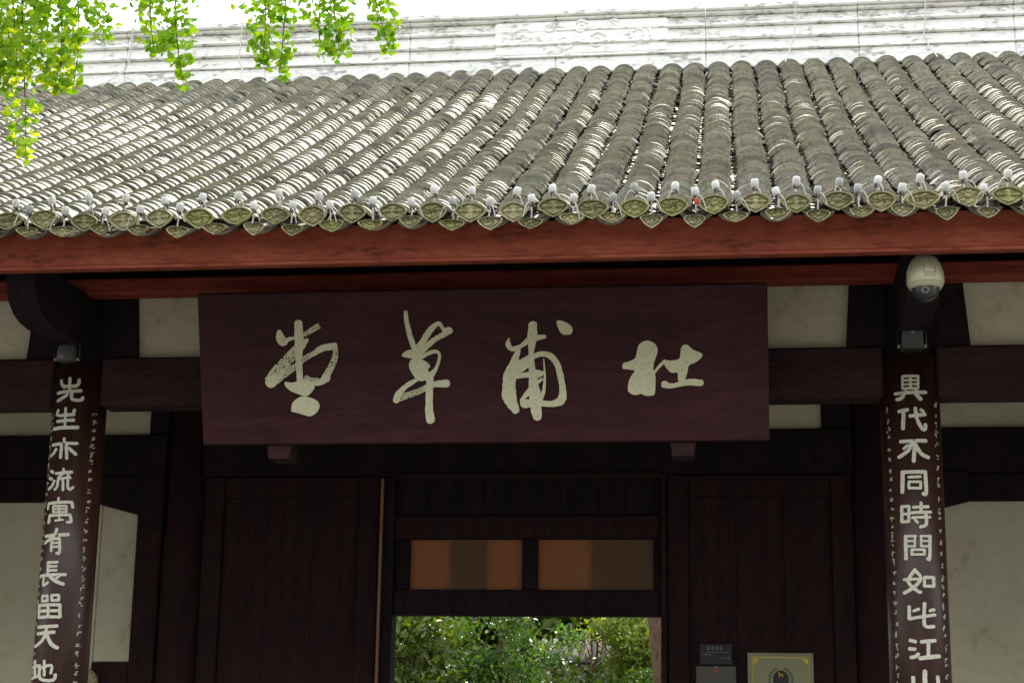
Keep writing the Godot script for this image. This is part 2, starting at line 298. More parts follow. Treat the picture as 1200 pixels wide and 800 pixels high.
# ---------------------------------------------------------------- lettering
func smooth_line(f: Array, k: int) -> Array:            # [x, y, w, x, y, w ...] in mm -> [[Vector2, half width] ...]
	var p := []
	for i in range(1, f.size(), 3): p.append(Vector3(f[i], f[i + 1], f[i + 2]) * 0.001)
	var out := []
	for i in p.size() - 1:
		var a: Vector3 = p[max(i - 1, 0)]
		var b: Vector3 = p[i]
		var c: Vector3 = p[i + 1]
		var d: Vector3 = p[min(i + 2, p.size() - 1)]
		for s in k:
			var t := float(s) / k
			var q: Vector3 = 0.5 * ((2.0 * b) + (c - a) * t + (2.0 * a - 5.0 * b + 4.0 * c - d) * t * t + (3.0 * b - a - 3.0 * c + d) * t * t * t)
			out.append([Vector2(q.x, q.y), max(q.z * 0.5, 0.0012)])
	var e: Vector3 = p[p.size() - 1]
	out.append([Vector2(e.x, e.y), e.z * 0.5])
	return out
func ribbon(b: MB, line: Array, h: float, place: Callable, rag := 0.0):
	var lft := []
	var rgt := []
	for i in line.size():
		var d: Vector2 = ((line[min(i + 1, line.size() - 1)][0] as Vector2) - (line[max(i - 1, 0)][0] as Vector2)).normalized()
		var n := Vector2(-d.y, d.x)
		var w: float = line[i][1]
		lft.append(line[i][0] + n * w * (1.0 + rng.randf_range(-rag, rag)))
		rgt.append(line[i][0] - n * w * (1.0 + rng.randf_range(-rag, rag)))
	var loop: Array = lft.duplicate()
	var last: int = line.size() - 1
	for e in [last, 0]:
		var d: Vector2 = ((line[e][0] as Vector2) - (line[e - 1 if e == last else 1][0] as Vector2)).normalized()
		var n2: Vector2 = ((lft[e] as Vector2) - (rgt[e] as Vector2)) * 0.5 * (1.0 if e == last else -1.0)
		var mid: Vector2 = ((lft[e] as Vector2) + (rgt[e] as Vector2)) * 0.5
		var fan := [mid + n2]
		for s in [1, 2, 3]:
			var t: float = PI * s / 4.0
			var pt: Vector2 = mid + n2 * cos(t) + d * n2.length() * sin(t) * 0.8
			loop.append(pt); fan.append(pt)
		fan.append(mid - n2)
		for s in fan.size() - 2:
			b.tri(place.call(fan[0], h), place.call(fan[s + 1], h), place.call(fan[s + 2], h), place.call(mid, h + 1.0) - place.call(mid, h))
		if e == last:
			for i in range(last, -1, -1): loop.append(rgt[i])
	for i in last:
		var up: Vector3 = place.call(lft[i], h + 1.0) - place.call(lft[i], h)
		b.quad(place.call(lft[i], h), place.call(lft[i + 1], h), place.call(rgt[i + 1], h), place.call(rgt[i], h), up)
	for i in loop.size():
		var p: Vector2 = loop[i]
		var q: Vector2 = loop[(i + 1) % loop.size()]
		var out3: Vector3 = place.call((p + q) * 0.5, h) - place.call((line[last / 2][0] as Vector2), h)
		b.quad(place.call(p, h), place.call(q, h), place.call(q, 0.0), place.call(p, 0.0), out3)
func glyph(strokes: Array, base_h: float, place: Callable, origin: Vector3, fine: int) -> ArrayMesh:
	var b := MB.new(origin)
	var h := base_h
	for s in strokes:
		h += 0.0004
		if s[0] == "s":
			ribbon(b, smooth_line(s, fine), h, place, 0.09)
		elif s[0] == "d":                                    # a dry brush leaves separate bristle tracks with gaps
			var line := smooth_line(s, fine * 3)
			var nb := 8
			for k in nb:
				var off := (k + 0.5) / nb * 2.0 - 1.0
				var i := 0
				while i < line.size() - 2:
					var keep: int = rng.randi_range(2, 9)
					var seg := []
					for j in range(i, min(i + keep + 1, line.size())):
						var d: Vector2 = ((line[min(j + 1, line.size() - 1)][0] as Vector2) - (line[max(j - 1, 0)][0] as Vector2)).normalized()
						seg.append([line[j][0] + Vector2(-d.y, d.x) * line[j][1] * off, line[j][1] * rng.randf_range(0.05, 0.14)])
					if seg.size() > 1: ribbon(b, seg, h + 0.00005 * k, place, 0.2)
					i += keep + (rng.randi_range(0, 3) if rng.randf() < 0.7 else 0)
		else:
			var pts := PackedVector2Array()
			var raw := []
			for i in range(1, s.size(), 2): raw.append(Vector2(s[i], s[i + 1]) * 0.001)
			for i in raw.size():                              # rounded outline
				var a: Vector2 = raw[(i - 1 + raw.size()) % raw.size()]
				var c: Vector2 = raw[i]
				var d: Vector2 = raw[(i + 1) % raw.size()]
				pts.append(c.lerp(a, 0.28)); pts.append(c.lerp(a, 0.09).lerp(d, 0.09)); pts.append(c.lerp(d, 0.28))
			var idx := Geometry2D.triangulate_polygon(pts)
			var up: Vector3 = place.call(pts[0], h + 1.0) - place.call(pts[0], h)
			for i in range(0, idx.size(), 3):
				b.tri(place.call(pts[idx[i]], h), place.call(pts[idx[i + 1]], h), place.call(pts[idx[i + 2]], h), up)
			var cw := Geometry2D.is_polygon_clockwise(pts)
			for i in pts.size():
				var p := pts[i]
				var q := pts[(i + 1) % pts.size()]
				var nn := Vector2(q.y - p.y, p.x - q.x) * (-1.0 if cw else 1.0)
				b.quad(place.call(p, h), place.call(q, h), place.call(q, 0.0), place.call(p, 0.0), place.call(p + nn, h) - place.call(p, h))
	return b.done()

# ---------------------------------------------------------------- roof
func roof_y(z: float) -> float:                          # crown line of the tile rows
	var d := EAVE_Z - z
	return 4.10 + 0.488 * d + 0.0098 * d * d
func roof_frame(x: float, z: float, down: float) -> Transform3D:
	var s := 0.488 + 0.0196 * (EAVE_Z - z)
	var fall := Vector3(0, -s, 1).normalized()
	var n := Vector3(0, 1, s).normalized()
	return Transform3D(Basis(Vector3.RIGHT, n, fall), Vector3(x, roof_y(z), z) - n * down)
func tile_mesh(hw: float, rise: float, length: float, thick: float, seg: int, skew: float) -> ArrayMesh:
	var b := MB.new()
	var r := (hw * hw + rise * rise) / (2.0 * rise)
	var top := asin(hw / r)
	var P := []
	for i in seg + 1:
		var t: float = lerp(-top, top, float(i) / seg)
		var nib := 0.004 * sin(t * 5.0 + skew * 9.0) * skew + 0.0025 * sin(t * 13.0 + skew * 30.0)
		var col := []
		for e in [0.0, -length]:
			var squeeze: float = 1.0 if e == 0.0 else 0.95
			for th in [0.0, -thick]:
				col.append(Vector3(sin(t) * (r + th) * squeeze, (cos(t) - 1.0) * r + th * cos(t), e + (nib if e == 0.0 else 0.0)))
		P.append(col)                                        # outer front, inner front, outer back, inner back
	for i in seg:
		var n := ((P[i][0] + P[i + 1][0]) * 0.5 as Vector3) - Vector3(0, -r, 0)
		n.z = 0
		b.quad(P[i][0], P[i + 1][0], P[i + 1][2], P[i][2], n)
		b.quad(P[i][1], P[i + 1][1], P[i + 1][3], P[i][3], -n)
		b.quad(P[i][0], P[i + 1][0], P[i + 1][1], P[i][1], Vector3.BACK)
	for i in [0, seg]:
		b.quad(P[i][0], P[i][1], P[i][3], P[i][2], Vector3(-1 if i == 0 else 1, 0, 0))
	return b.done()
# the moulded end plate of a row: arched top, pointed bottom, raised rim, ornament in relief
func end_plate(w: float, up: float, down: float, kind: int) -> ArrayMesh:
	var b := MB.new()
	var seg := 28
	var rings := [0.0, 0.16, 0.30, 0.44, 0.58, 0.70, 0.80, 0.90, 1.0]
	var grid := []
	for ri in rings.size():
		var ring := []
		for k in seg:
			var t := TAU * k / seg
			var x := cos(t)
			var y := sin(t)
			var px: float = sign(x) * pow(abs(x), 0.8) * w
			var py: float
			if y >= 0.0: py = up * pow(max(0.0, 1.0 - pow(abs(px) / w, 2.0)), 0.62)
			else: py = -down * (0.8 * pow(max(0.0, 1.0 - pow(abs(px) / w, 2.0)), 0.72) + 0.2 * pow(1.0 - min(1.0, abs(px) / w), 3.0))
			var f: float = rings[ri]
			var hgt := 0.0
			if f > 0.85: hgt = 0.010
			elif f > 0.75: hgt = -0.006
			elif kind == 0: hgt = 0.011 * (0.5 + 0.5 * cos(t * 4.0)) * (1.0 if f > 0.2 else 0.0) + (0.012 if f < 0.2 else 0.0) - 0.004
			elif kind == 1: hgt = 0.012 * (0.5 + 0.5 * cos(t * 6.0 + f * 8.0)) - 0.004
			else: hgt = (0.011 if f < 0.25 else 0.010 * (0.5 + 0.5 * cos(t * 9.0)) * (1.0 if f > 0.4 else 0.2)) - 0.004
			ring.append(Vector3(px * f, py * f, hgt))
		grid.append(ring)
	for ri in rings.size() - 1:
		for k in seg:
			var k2 := (k + 1) % seg
			if ri == 0: b.tri(grid[0][0], grid[1][k], grid[1][k2], Vector3.BACK)
			else: b.quad(grid[ri][k], grid[ri][k2], grid[ri + 1][k2], grid[ri + 1][k], Vector3.BACK)
	var last: Array = grid[rings.size() - 1]
	for k in seg:
		var a: Vector3 = last[k]
		var c: Vector3 = last[(k + 1) % seg]
		var bk := Vector3(0, 0, -0.018)
		b.quad(a, c, c + bk, a + bk, Vector3(a.x + c.x, a.y + c.y, 0))
		b.tri(Vector3(0, 0, -0.014), Vector3(a.x, a.y, -0.008), Vector3(c.x, c.y, -0.008), Vector3.FORWARD)
	return b.done()

func build_roof(gate: Node3D):
	# deck: the boarding under the tiles, front and back slope, as one thick sheet
	var o := Vector3(-1.3, 5.5, RIDGE_Z)
	var b := MB.new(o)
	var x0 := -8.6
	var x1 := 5.9
	var prof := []
	for i in 13:
		var z: float = lerp(-7.715, RIDGE_Z, i / 12.0)
		prof.append(Vector2(z, roof_y(z) - 0.185))
	for i in range(11, -1, -1): prof.append(Vector2(2 * RIDGE_Z - prof[i].x, prof[i].y))
	for i in prof.size() - 1:
		var a: Vector2 = prof[i]
		var c: Vector2 = prof[i + 1]
		for k in [[0.0, 1.0], [-0.05, -1.0]]:
			b.quad(Vector3(x0, a.y + k[0], a.x), Vector3(x1, a.y + k[0], a.x), Vector3(x1, c.y + k[0], c.x), Vector3(x0, c.y + k[0], c.x), Vector3(0, k[1], 0))
		for xx in [x0, x1]:
			b.quad(Vector3(xx, a.y, a.x), Vector3(xx, c.y, c.x), Vector3(xx, c.y - 0.05, c.x), Vector3(xx, a.y - 0.05, a.x), Vector3(xx - o.x, 0, 0))
	for e in [0, prof.size() - 1]:
		var a: Vector2 = prof[e]
		b.quad(Vector3(x0, a.y, a.x), Vector3(x1, a.y, a.x), Vector3(x1, a.y - 0.05, a.x), Vector3(x0, a.y - 0.05, a.x), Vector3(0, 0, 1 if e == 0 else -1))
	var roof := obj("roof", b.done(), M.black_wood, gate, o)

	var cover := []
	for k in 3: cover.append(tile_mesh(0.083, 0.047, 0.15, 0.016, 9, k - 1.0))
	var chan := tile_mesh(0.075, 0.036, 0.17, 0.012, 6, 0.3)
	var plates := [end_plate(0.070, 0.036, 0.052, 0), end_plate(0.072, 0.038, 0.054, 1), end_plate(0.069, 0.036, 0.050, 2)]
	var drips := [end_plate(0.056, 0.014, 0.044, 1), end_plate(0.058, 0.016, 0.040, 2)]
	var xf := [[], [], []]
	var cols := [[], [], []]
	var cxf := []
	var ccol := []
	var bits := []
	var bcol := []
	var tones := [C3(1, 1, .97), C3(.8, .8, .79), C3(1.15, 1.14, 1.1), C3(1.0, .93, .86), C3(.86, .88, .74), C3(.66, .67, .67), C3(.92, .92, .9)]
	var rows := []
	for i in range(-40, 33): rows.append(-0.99 + i * ROW)
	var single := 0
	for x in rows:
		if x < x0 + 0.1 or x > x1 - 0.1: continue
		var wander := rng.randf_range(0, 9)
		var z := EAVE_Z
		var n := 0
		var sag := 0.0
		var lift := 0.0
		while z > RIDGE_Z + 0.09:
			if rng.randf() < 0.12: lift = rng.randf_range(-0.045, 0.075)      # runs of tiles that were re-laid at another tilt
			sag = 0.006 * sin(z * 2.1 + wander) + 0.003 * sin(z * 7.3 + wander * 3)
			var f := roof_frame(x + sag + rng.randf_range(-.004, .004), z, 0.0)
			var tilt := 0.165 + lift + rng.randf_range(-0.03, 0.03)
			var turn := Basis(Vector3.UP, rng.randf_range(-0.07, 0.07)) * Basis(Vector3.RIGHT, -tilt) * Basis(Vector3.BACK, rng.randf_range(-0.08, 0.08))
			if rng.randf() < .02: turn = Basis(Vector3.UP, rng.randf_range(-.25, .25)) * turn      # a slipped tile
			var t := Transform3D(f.basis * turn, f.origin + f.basis.y * rng.randf_range(-0.002, 0.003))
			var v := rng.randi_range(0, 2)
			if n < 11 and x > -3.60 and x < 1.42 and single < 300:
				var tl := obj("tile", cover[v], M["tile_%d" % rng.randi_range(0, 5)], roof)
				tl.global_transform = t
				single += 1
			else:
				xf[v].append(t)
				var c: Color = tones[rng.randi_range(0, tones.size() - 1)]
				var g := rng.randf_range(0.85, 1.15)
				cols[v].append(Color(c.r * g, c.g * g, c.b * g))
			var step := rng.randf_range(0.068, 0.094)
			z -= step * 0.88
			n += 1
		# the channel between this row and the next: trough tiles laid hollow side up
		var zc := EAVE_Z + 0.02
		while zc > RIDGE_Z + 0.1:
			var f2 := roof_frame(x + ROW * 0.5 + rng.randf_range(-.006, .006), zc, 0.125 + rng.randf_range(-.006, .004))
			var tb := Basis(Vector3.RIGHT, -0.09 + rng.randf_range(-.06, .06)) * Basis(Vector3.BACK, PI + rng.randf_range(-0.06, 0.06))
			cxf.append(Transform3D(f2.basis * tb, f2.origin))
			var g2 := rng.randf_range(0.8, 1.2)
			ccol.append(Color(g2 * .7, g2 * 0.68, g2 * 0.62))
			zc -= rng.randf_range(.07, .13)
		# crumbs of mortar and dry litter caught along the channel
		for k in rng.randi_range(40, 70):
			var zb := rng.randf_range(RIDGE_Z + 0.2, EAVE_Z - 0.05)
			var f3 := roof_frame(x + ROW * 0.5 + rng.randf_range(-0.026, 0.026), zb, rng.randf_range(0.058, 0.088))
			var s := rng.randf_range(0.005, 0.014)
			bits.append(Transform3D(f3.basis * Basis.from_euler(Vector3(rng.randf() * 6, rng.randf() * 6, rng.randf() * 6)).scaled(Vector3(s, s * rng.randf_range(.5, 1), s * rng.randf_range(.6, 1.6))), f3.origin))
			var g3 := rng.randf_range(0.6, 1.1)
			bcol.append(Color(g3, g3 * rng.randf_range(.86, 1), g3 * rng.randf_range(.68, .95)))
		# moulded ends
		if x > -4.6 and x < 2.4:
			var p := obj("end_tile", plates[rng.randi_range(0, 2)], M["eave_%d" % rng.randi_range(0, 3)], roof)
			p.global_transform = Transform3D(Basis(Vector3.RIGHT, rng.randf_range(-0.02, 0.30)) * Basis(Vector3.UP, rng.randf_range(-0.12, 0.12)) * Basis(Vector3.BACK, rng.randf_range(-0.07, 0.07)), Vector3(x + rng.randf_range(-0.010, 0.010), roof_y(EAVE_Z) - 0.052 + rng.randf_range(-0.008, 0.008), EAVE_Z + 0.028 + rng.randf_range(-.01, .014))).scaled_local(Vector3(rng.randf_range(.92, 1.08) , rng.randf_range(.9, 1.15), 1.15))
			var q := obj("drip_tile", drips[rng.randi_range(0, 1)], M["eave_%d" % rng.randi_range(0, 3)], roof)
			q.global_transform = Transform3D(Basis(Vector3.RIGHT, rng.randf_range(0.0, 0.30)) * Basis(Vector3.UP, rng.randf_range(-0.12, 0.12)) * Basis(Vector3.BACK, rng.randf_range(-0.07, 0.07)), Vector3(x + ROW * 0.5 + rng.randf_range(-0.006, 0.006), roof_y(EAVE_Z) - 0.108 + rng.randf_range(-0.012, 0.010), EAVE_Z + 0.045 + rng.randf_range(-.02, .02))).scaled_local(Vector3(rng.randf_range(.85, 1.1), rng.randf_range(.8, 1.2), 1.0))
	M.tile.albedo_color = lin(.325, .308, .268)
	for v in 3: copies("tiles", cover[v], M.tile, roof, xf[v], cols[v])
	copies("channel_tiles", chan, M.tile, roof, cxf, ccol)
	var bb := MB.new()
	bb.lathe(Vector3.ZERO, [Vector2(0, -0.6), Vector2(0.7, -0.3), Vector2(1, 0.2), Vector2(0.5, 0.6), Vector2(0, 0.7)], 6)
	M.mortar.vertex_color_use_as_albedo = true
	copies("litter", bb.done(), M.mortar, roof, bits, bcol)

func build_ridge(gate: Node3D):
	var rg := Node3D.new()
	rg.name = "ridge"
	gate.add_child(rg, true)
	rg.global_position = Vector3(-1.3, 6.95, RIDGE_Z)
	var x0 := -8.5
	var x1 := 5.8
	# courses from the tiles up: [bottom, top, half depth, material]
	for c in [[6.90, 7.035, .15, "ridge_plaster"], [7.035, 7.055, .17, "ridge_dirty"], [7.055, 7.145, .13, "ridge_plaster"], [7.145, 7.168, .165, "ridge_dirty"], [7.168, 7.26, .12, "ridge_plaster"], [7.26, 7.285, .155, "ridge_dirty"], [7.285, 7.36, .115, "ridge_dirty"], [7.36, 7.385, .16, "ridge_dirty"], [7.385, 7.43, .19, "ridge_plaster"]]:
		var n := 12
		for k in n:                                          # laid in lengths that do not quite line up
			var a: float = lerp(x0, x1, float(k) / n) + 0.0015
			var e: float = lerp(x0, x1, float(k + 1) / n) - 0.0015
			var j := rng.randf_range(-0.004, 0.004)
			bx("ridge_course", rg, Vector3(a, c[0] + .0008, RIDGE_Z - c[2]), Vector3(e, c[1] - .0008, RIDGE_Z + c[2] + j), M[c[3]], 0.008)
	# the centre piece: a taller block with scrolls in plaster relief
	bx("ridge_block", rg, Vector3(-1.85, 7.057, RIDGE_Z - .148), Vector3(-.45, 7.358, RIDGE_Z + .148), M.ridge_plaster, 0.02)
	var zf := RIDGE_Z + .148
	for s in [[-1.62, 7.21, .09, 1], [-1.28, 7.17, .075, -1], [-1.02, 7.17, .075, 1], [-.68, 7.21, .09, -1], [-1.15, 7.29, .06, 1], [-1.41, 7.30, .045, -1], [-.89, 7.30, .045, 1]]:
		var pts := []
		for i in 26:
			var t := i / 25.0
			var ang: float = s[3] * t * TAU * 1.4 + 0.6
			pts.append(Vector3(s[0] + cos(ang) * s[2] * (1.0 - 0.8 * t), s[1] + sin(ang) * s[2] * (1.0 - 0.8 * t), zf))
		var b := MB.new(Vector3(s[0], s[1], zf))
		b.tube(pts, 0.014, 0.007, 6)
		obj("scroll", b.done(), M.ridge_plaster, rg, Vector3(s[0], s[1], zf))

# ---------------------------------------------------------------- the gate under the roof
func build_gate() -> Node3D:
	var g := thing("gate_building", "wooden gate building with grey tiled roof, red fascia and white plaster panels", "building", Vector3(-1.3, 0.5, RIDGE_Z))
	build_roof(g)
	build_ridge(g)
	# eave: fascia with a bead along its foot, and the red beam behind it
	bx("fascia_board", g, Vector3(-8.4, 3.862, -7.705), Vector3(5.7, 4.035, -7.67), M.red_paint, 0.004)
	bx("fascia_bead", g, Vector3(-8.4, 3.842, -7.715), Vector3(5.7, 3.861, -7.658), M.red_paint, 0.006)
	bx("eave_beam", g, Vector3(-8.2, 3.972, -8.70), Vector3(5.5, 4.062, -8.58), M.shaded_red, 0.012)
	# front frame: columns and everything between them in the column plane
	var bays := [[-7.9, COL_L], [COL_L, COL_R], [COL_R, 5.3]]
	for x in [-7.9, COL_L, COL_R, 5.3]:
		var c := Vector3(x, 0.5, COL_Z)
		var b := MB.new(c, true)
		b.lathe(c, [Vector2(0, 0), Vector2(.135, 0), Vector2(.135, 1.6), Vector2(.13, 3.66), Vector2(0, 3.66)], 24)
		obj("column", b.done(), M.black_wood, g, c)
		var pb := MB.new(c, true)
		pb.lathe(c, [Vector2(.136, .002), Vector2(.25, .002), Vector2(.25, .06), Vector2(.21, .16), Vector2(.17, .19), Vector2(.136, .19)], 24)
		obj("column_base", pb.done(), M.stone, g, c)
		# cheek boards on both sides of the column, wider at their feet
		for s in [-1.0, 1.0]:
			var cb := Vector3(x + s * .21, 3.66, COL_Z - .02)
			var m := MB.new(cb)
			m.prism(Vector3(x, 3.66, COL_Z - .05), Vector3.RIGHT, Vector3.UP, Vector3(0, 0, .10), PackedVector2Array([Vector2(s * .1, 0), Vector2(s * .31, 0), Vector2(s * .285, .34), Vector2(s * .1, .34)]))
			obj("cheek_board", m.done(), M.black_wood, g, cb)
		# the arm that carries the eave: square beam with a rounded, undercut nose
		var a := Vector3(x, 3.8, -8.2)
		var ar := MB.new(a)
		ar.prism(Vector3(x - .075, 0, 0), Vector3(0, 0, 1), Vector3(0, 1, 0), Vector3(.15, 0, 0), PackedVector2Array([Vector2(-8.69, 3.685), Vector2(-8.2, 3.685), Vector2(-8.08, 3.695), Vector2(-8.0, 3.72), Vector2(-7.935, 3.765), Vector2(-7.90, 3.82), Vector2(-7.885, 3.88), Vector2(-7.88, 3.97), Vector2(-8.69, 3.97)]))
		obj("bracket_arm", ar.done(), M.black_wood, g, a)
	for b in bays:
		var l: float = b[0] + .131
		var r: float = b[1] - .131
		bx("tie_beam", g, Vector3(l, 3.39, COL_Z - .09), Vector3(r, 3.655, COL_Z + .09), M.beam_wood, 0.012)
		bx("plaster_panel", g, Vector3(l + .15, 3.658, COL_Z - .04), Vector3(r - .15, 4.02, COL_Z + .0), M.plaster, 0.004)
	# porch ceiling and the boards that close the frame above it
	bx("porch_ceiling", g, Vector3(-7.9, 4.16, DOOR_Z), Vector3(5.3, 4.19, COL_Z - .04), M.black_wood, 0.002)
	bx("frieze_board", g, Vector3(-8.2, 4.064, -8.80), Vector3(5.5, 4.40, -8.72), M.black_wood, 0.002)
	for k in 6:
		var xr: float = lerp(-7.3, 4.6, k / 5.0)
		bx("ceiling_joist", g, Vector3(xr - .06, 4.02, DOOR_Z + .05), Vector3(xr + .06, 4.158, COL_Z - .10), M.black_wood, 0.008)
	# inner row: columns, top beam, door wall
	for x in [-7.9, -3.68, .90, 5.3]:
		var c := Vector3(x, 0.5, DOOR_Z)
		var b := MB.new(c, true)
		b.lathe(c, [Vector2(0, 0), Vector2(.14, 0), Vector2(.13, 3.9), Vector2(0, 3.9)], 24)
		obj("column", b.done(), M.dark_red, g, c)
	for e in [[-7.77, -3.811], [-3.549, .769], [1.031, 5.17]]:
		bx("top_beam", g, Vector3(e[0], 3.415, DOOR_Z - .10), Vector3(e[1], 3.698, DOOR_Z + .10), M.black_wood, 0.01)
	for e in [[-7.77, -3.95], [-3.42, .58], [1.15, 5.17]]:
		bx("plaster_strip", g, Vector3(e[0], 3.712, DOOR_Z - .03), Vector3(e[1], 4.158, DOOR_Z + .03), M.plaster, 0.004)
	for e in [[-3.948, -3.812], [-3.548, -3.422], [.582, .768], [1.032, 1.148]]:
		bx("upper_post", g, Vector3(e[0], 3.702, DOOR_Z - .05), Vector3(e[1], 4.158, DOOR_Z + .06), M.black_wood, 0.006)
	bx("roof_bulkhead", g, Vector3(-8.2, 4.192, DOOR_Z - .03), Vector3(5.5, 5.95, DOOR_Z + .03), M.black_wood, 0.004)
	# brace in the left corner of the porch
	for s in [[-3.80, -1.0], [1.03, 1.0]]:
		var o := Vector3(s[0], 3.3, DOOR_Z + .1)
		var m := MB.new(o)
		m.prism(Vector3(s[0], 0, DOOR_Z + .06), Vector3(s[1], 0, 0), Vector3.UP, Vector3(0, 0, .06), PackedVector2Array([Vector2(.0, 3.02), Vector2(.19, 3.155), Vector2(.46, 3.225), Vector2(.46, 3.412), Vector2(.0, 3.412)]))
		obj("corner_brace", m.done(), M.black_wood, g, o)
	# side bays: white walls in dark frames, red dado by the left column
	bx("white_wall", g, Vector3(-7.77, .5, DOOR_Z - .06), Vector3(-4.262, 3.25, DOOR_Z + .01), M.plaster, 0.004)
	bx("white_wall", g, Vector3(-4.258, 2.182, DOOR_Z - .06), Vector3(-4.004, 3.25, DOOR_Z + .01), M.plaster, 0.004)
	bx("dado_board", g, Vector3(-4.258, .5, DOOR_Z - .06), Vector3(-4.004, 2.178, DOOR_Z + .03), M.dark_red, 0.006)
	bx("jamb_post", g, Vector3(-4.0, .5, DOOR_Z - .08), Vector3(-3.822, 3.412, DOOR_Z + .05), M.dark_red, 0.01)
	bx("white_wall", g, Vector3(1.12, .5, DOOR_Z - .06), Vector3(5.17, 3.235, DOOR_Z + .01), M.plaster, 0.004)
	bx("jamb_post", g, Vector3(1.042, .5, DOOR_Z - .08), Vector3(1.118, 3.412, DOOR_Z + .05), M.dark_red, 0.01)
	for e in [[-7.77, -4.002, 3.252], [1.12, 5.17, 3.238]]:
		bx("wall_rail", g, Vector3(e[0], e[2], DOOR_Z - .07), Vector3(e[1], 3.412, DOOR_Z + .04), M.black_wood, 0.008)
	# door wall boards either side of the portal: frame stiles and recessed planks
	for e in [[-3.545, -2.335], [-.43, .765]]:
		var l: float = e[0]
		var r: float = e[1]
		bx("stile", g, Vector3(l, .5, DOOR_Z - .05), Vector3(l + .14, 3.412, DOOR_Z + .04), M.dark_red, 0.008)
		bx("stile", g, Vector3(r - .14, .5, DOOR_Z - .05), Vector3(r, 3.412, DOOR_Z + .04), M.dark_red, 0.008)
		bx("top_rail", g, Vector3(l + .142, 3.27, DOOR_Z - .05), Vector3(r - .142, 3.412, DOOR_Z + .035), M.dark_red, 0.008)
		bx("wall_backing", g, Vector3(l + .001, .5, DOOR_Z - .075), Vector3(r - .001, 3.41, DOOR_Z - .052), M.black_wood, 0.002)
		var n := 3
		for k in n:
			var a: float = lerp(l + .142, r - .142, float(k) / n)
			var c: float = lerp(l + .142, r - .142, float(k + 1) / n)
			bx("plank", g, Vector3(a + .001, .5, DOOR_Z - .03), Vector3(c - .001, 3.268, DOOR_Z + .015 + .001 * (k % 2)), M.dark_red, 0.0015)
	# portal: posts, head beam, name rail, transom with two panes, lintel
	bx("door_post", g, Vector3(-2.333, .5, DOOR_Z - .10), Vector3(-2.225, 3.40, DOOR_Z + .07), M.black_wood, 0.008)
	bx("door_post", g, Vector3(-.470, .5, DOOR_Z - .10), Vector3(-.432, 3.40, DOOR_Z + .07), M.dark_red, 0.008)
	bx("head_moulding", g, Vector3(-2.31, 3.401, DOOR_Z + .101), Vector3(-.45, 3.418, DOOR_Z + .125), M.dark_red, 0.004)
	bx("head_panel", g, Vector3(-2.223, 3.15, DOOR_Z - .05), Vector3(-.472, 3.40, DOOR_Z + .02), M.black_wood, 0.004)
	for k in 9:                                              # fielded pieces of the head panel
		var a := -2.19 + k * .189
		bx("head_field", g, Vector3(a, 3.19, DOOR_Z + .021), Vector3(a + .165, 3.37, DOOR_Z + .030), M.black_wood, 0.006)
	bx("transom_rail", g, Vector3(-2.223, 2.992, DOOR_Z - .08), Vector3(-.472, 3.148, DOOR_Z + .05), M.dark_red, 0.008)
	bx("transom_stile", g, Vector3(-2.223, 2.664, DOOR_Z - .05), Vector3(-2.121, 2.99, DOOR_Z + .03), M.black_wood, 0.006)
	bx("transom_stile", g, Vector3(-1.376, 2.664, DOOR_Z - .05), Vector3(-1.272, 2.99, DOOR_Z + .03), M.black_wood, 0.006)
	bx("transom_stile", g, Vector3(-.518, 2.664, DOOR_Z - .05), Vector3(-.472, 2.99, DOOR_Z + .03), M.black_wood, 0.006)
	bx("lintel", g, Vector3(-2.223, 2.496, DOOR_Z - .08), Vector3(-.472, 2.662, DOOR_Z + .05), M.black_wood, 0.008)
	for e in [[-2.125, -1.372], [-1.276, -.512]]:
		bx("transom_pane", g, Vector3(e[0], 2.660, DOOR_Z - .002), Vector3(e[1], 2.994, DOOR_Z + .002), M.pane, 0.0)
	# boards added behind the panes to shade darker fields into the light through them
	bx("added_shade_board", g, Vector3(-1.86, 2.668, DOOR_Z - .030), Vector3(-1.60, 2.986, DOOR_Z - .018), M.beam_wood, 0.003)
	bx("added_shade_board", g, Vector3(-.93, 2.668, DOOR_Z - .030), Vector3(-.525, 2.986, DOOR_Z - .018), M.beam_wood, 0.003)
	bx("lit_jamb_edge", g, Vector3(-2.318, .5, DOOR_Z + .071), Vector3(-2.30, 3.39, DOOR_Z + .10), M.lit_jamb_brown, 0.003)  # strip coloured as the jamb edge lit from behind
	# rear: columns and gable ends that carry the back of the roof
	for x in [-7.9, -3.68, .90, 5.3]:
		var c := Vector3(x, 0.5, -17.2)
		var b := MB.new(c, true)
		b.lathe(c, [Vector2(0, 0), Vector2(.14, 0), Vector2(.13, 3.66), Vector2(0, 3.66)], 16)
		obj("column", b.done(), M.dark_red, g, c)
	for x in [-8.15, 5.45]:
		var o := Vector3(x, .5, RIDGE_Z)
		var m := MB.new(o)
		var pts := PackedVector2Array([Vector2(-17.6, .5), Vector2(-8.9, .5)])
		for i in 9:
			var z: float = lerp(-8.9, -17.6, i / 8.0)
			pts.append(Vector2(z, roof_y(max(z, 2 * RIDGE_Z - z)) - .21))
		m.prism(Vector3(x, 0, 0), Vector3(0, 0, 1), Vector3.UP, Vector3(.24, 0, 0), pts)
		obj("gable_wall", m.done(), M.plaster, g, o)
	return g

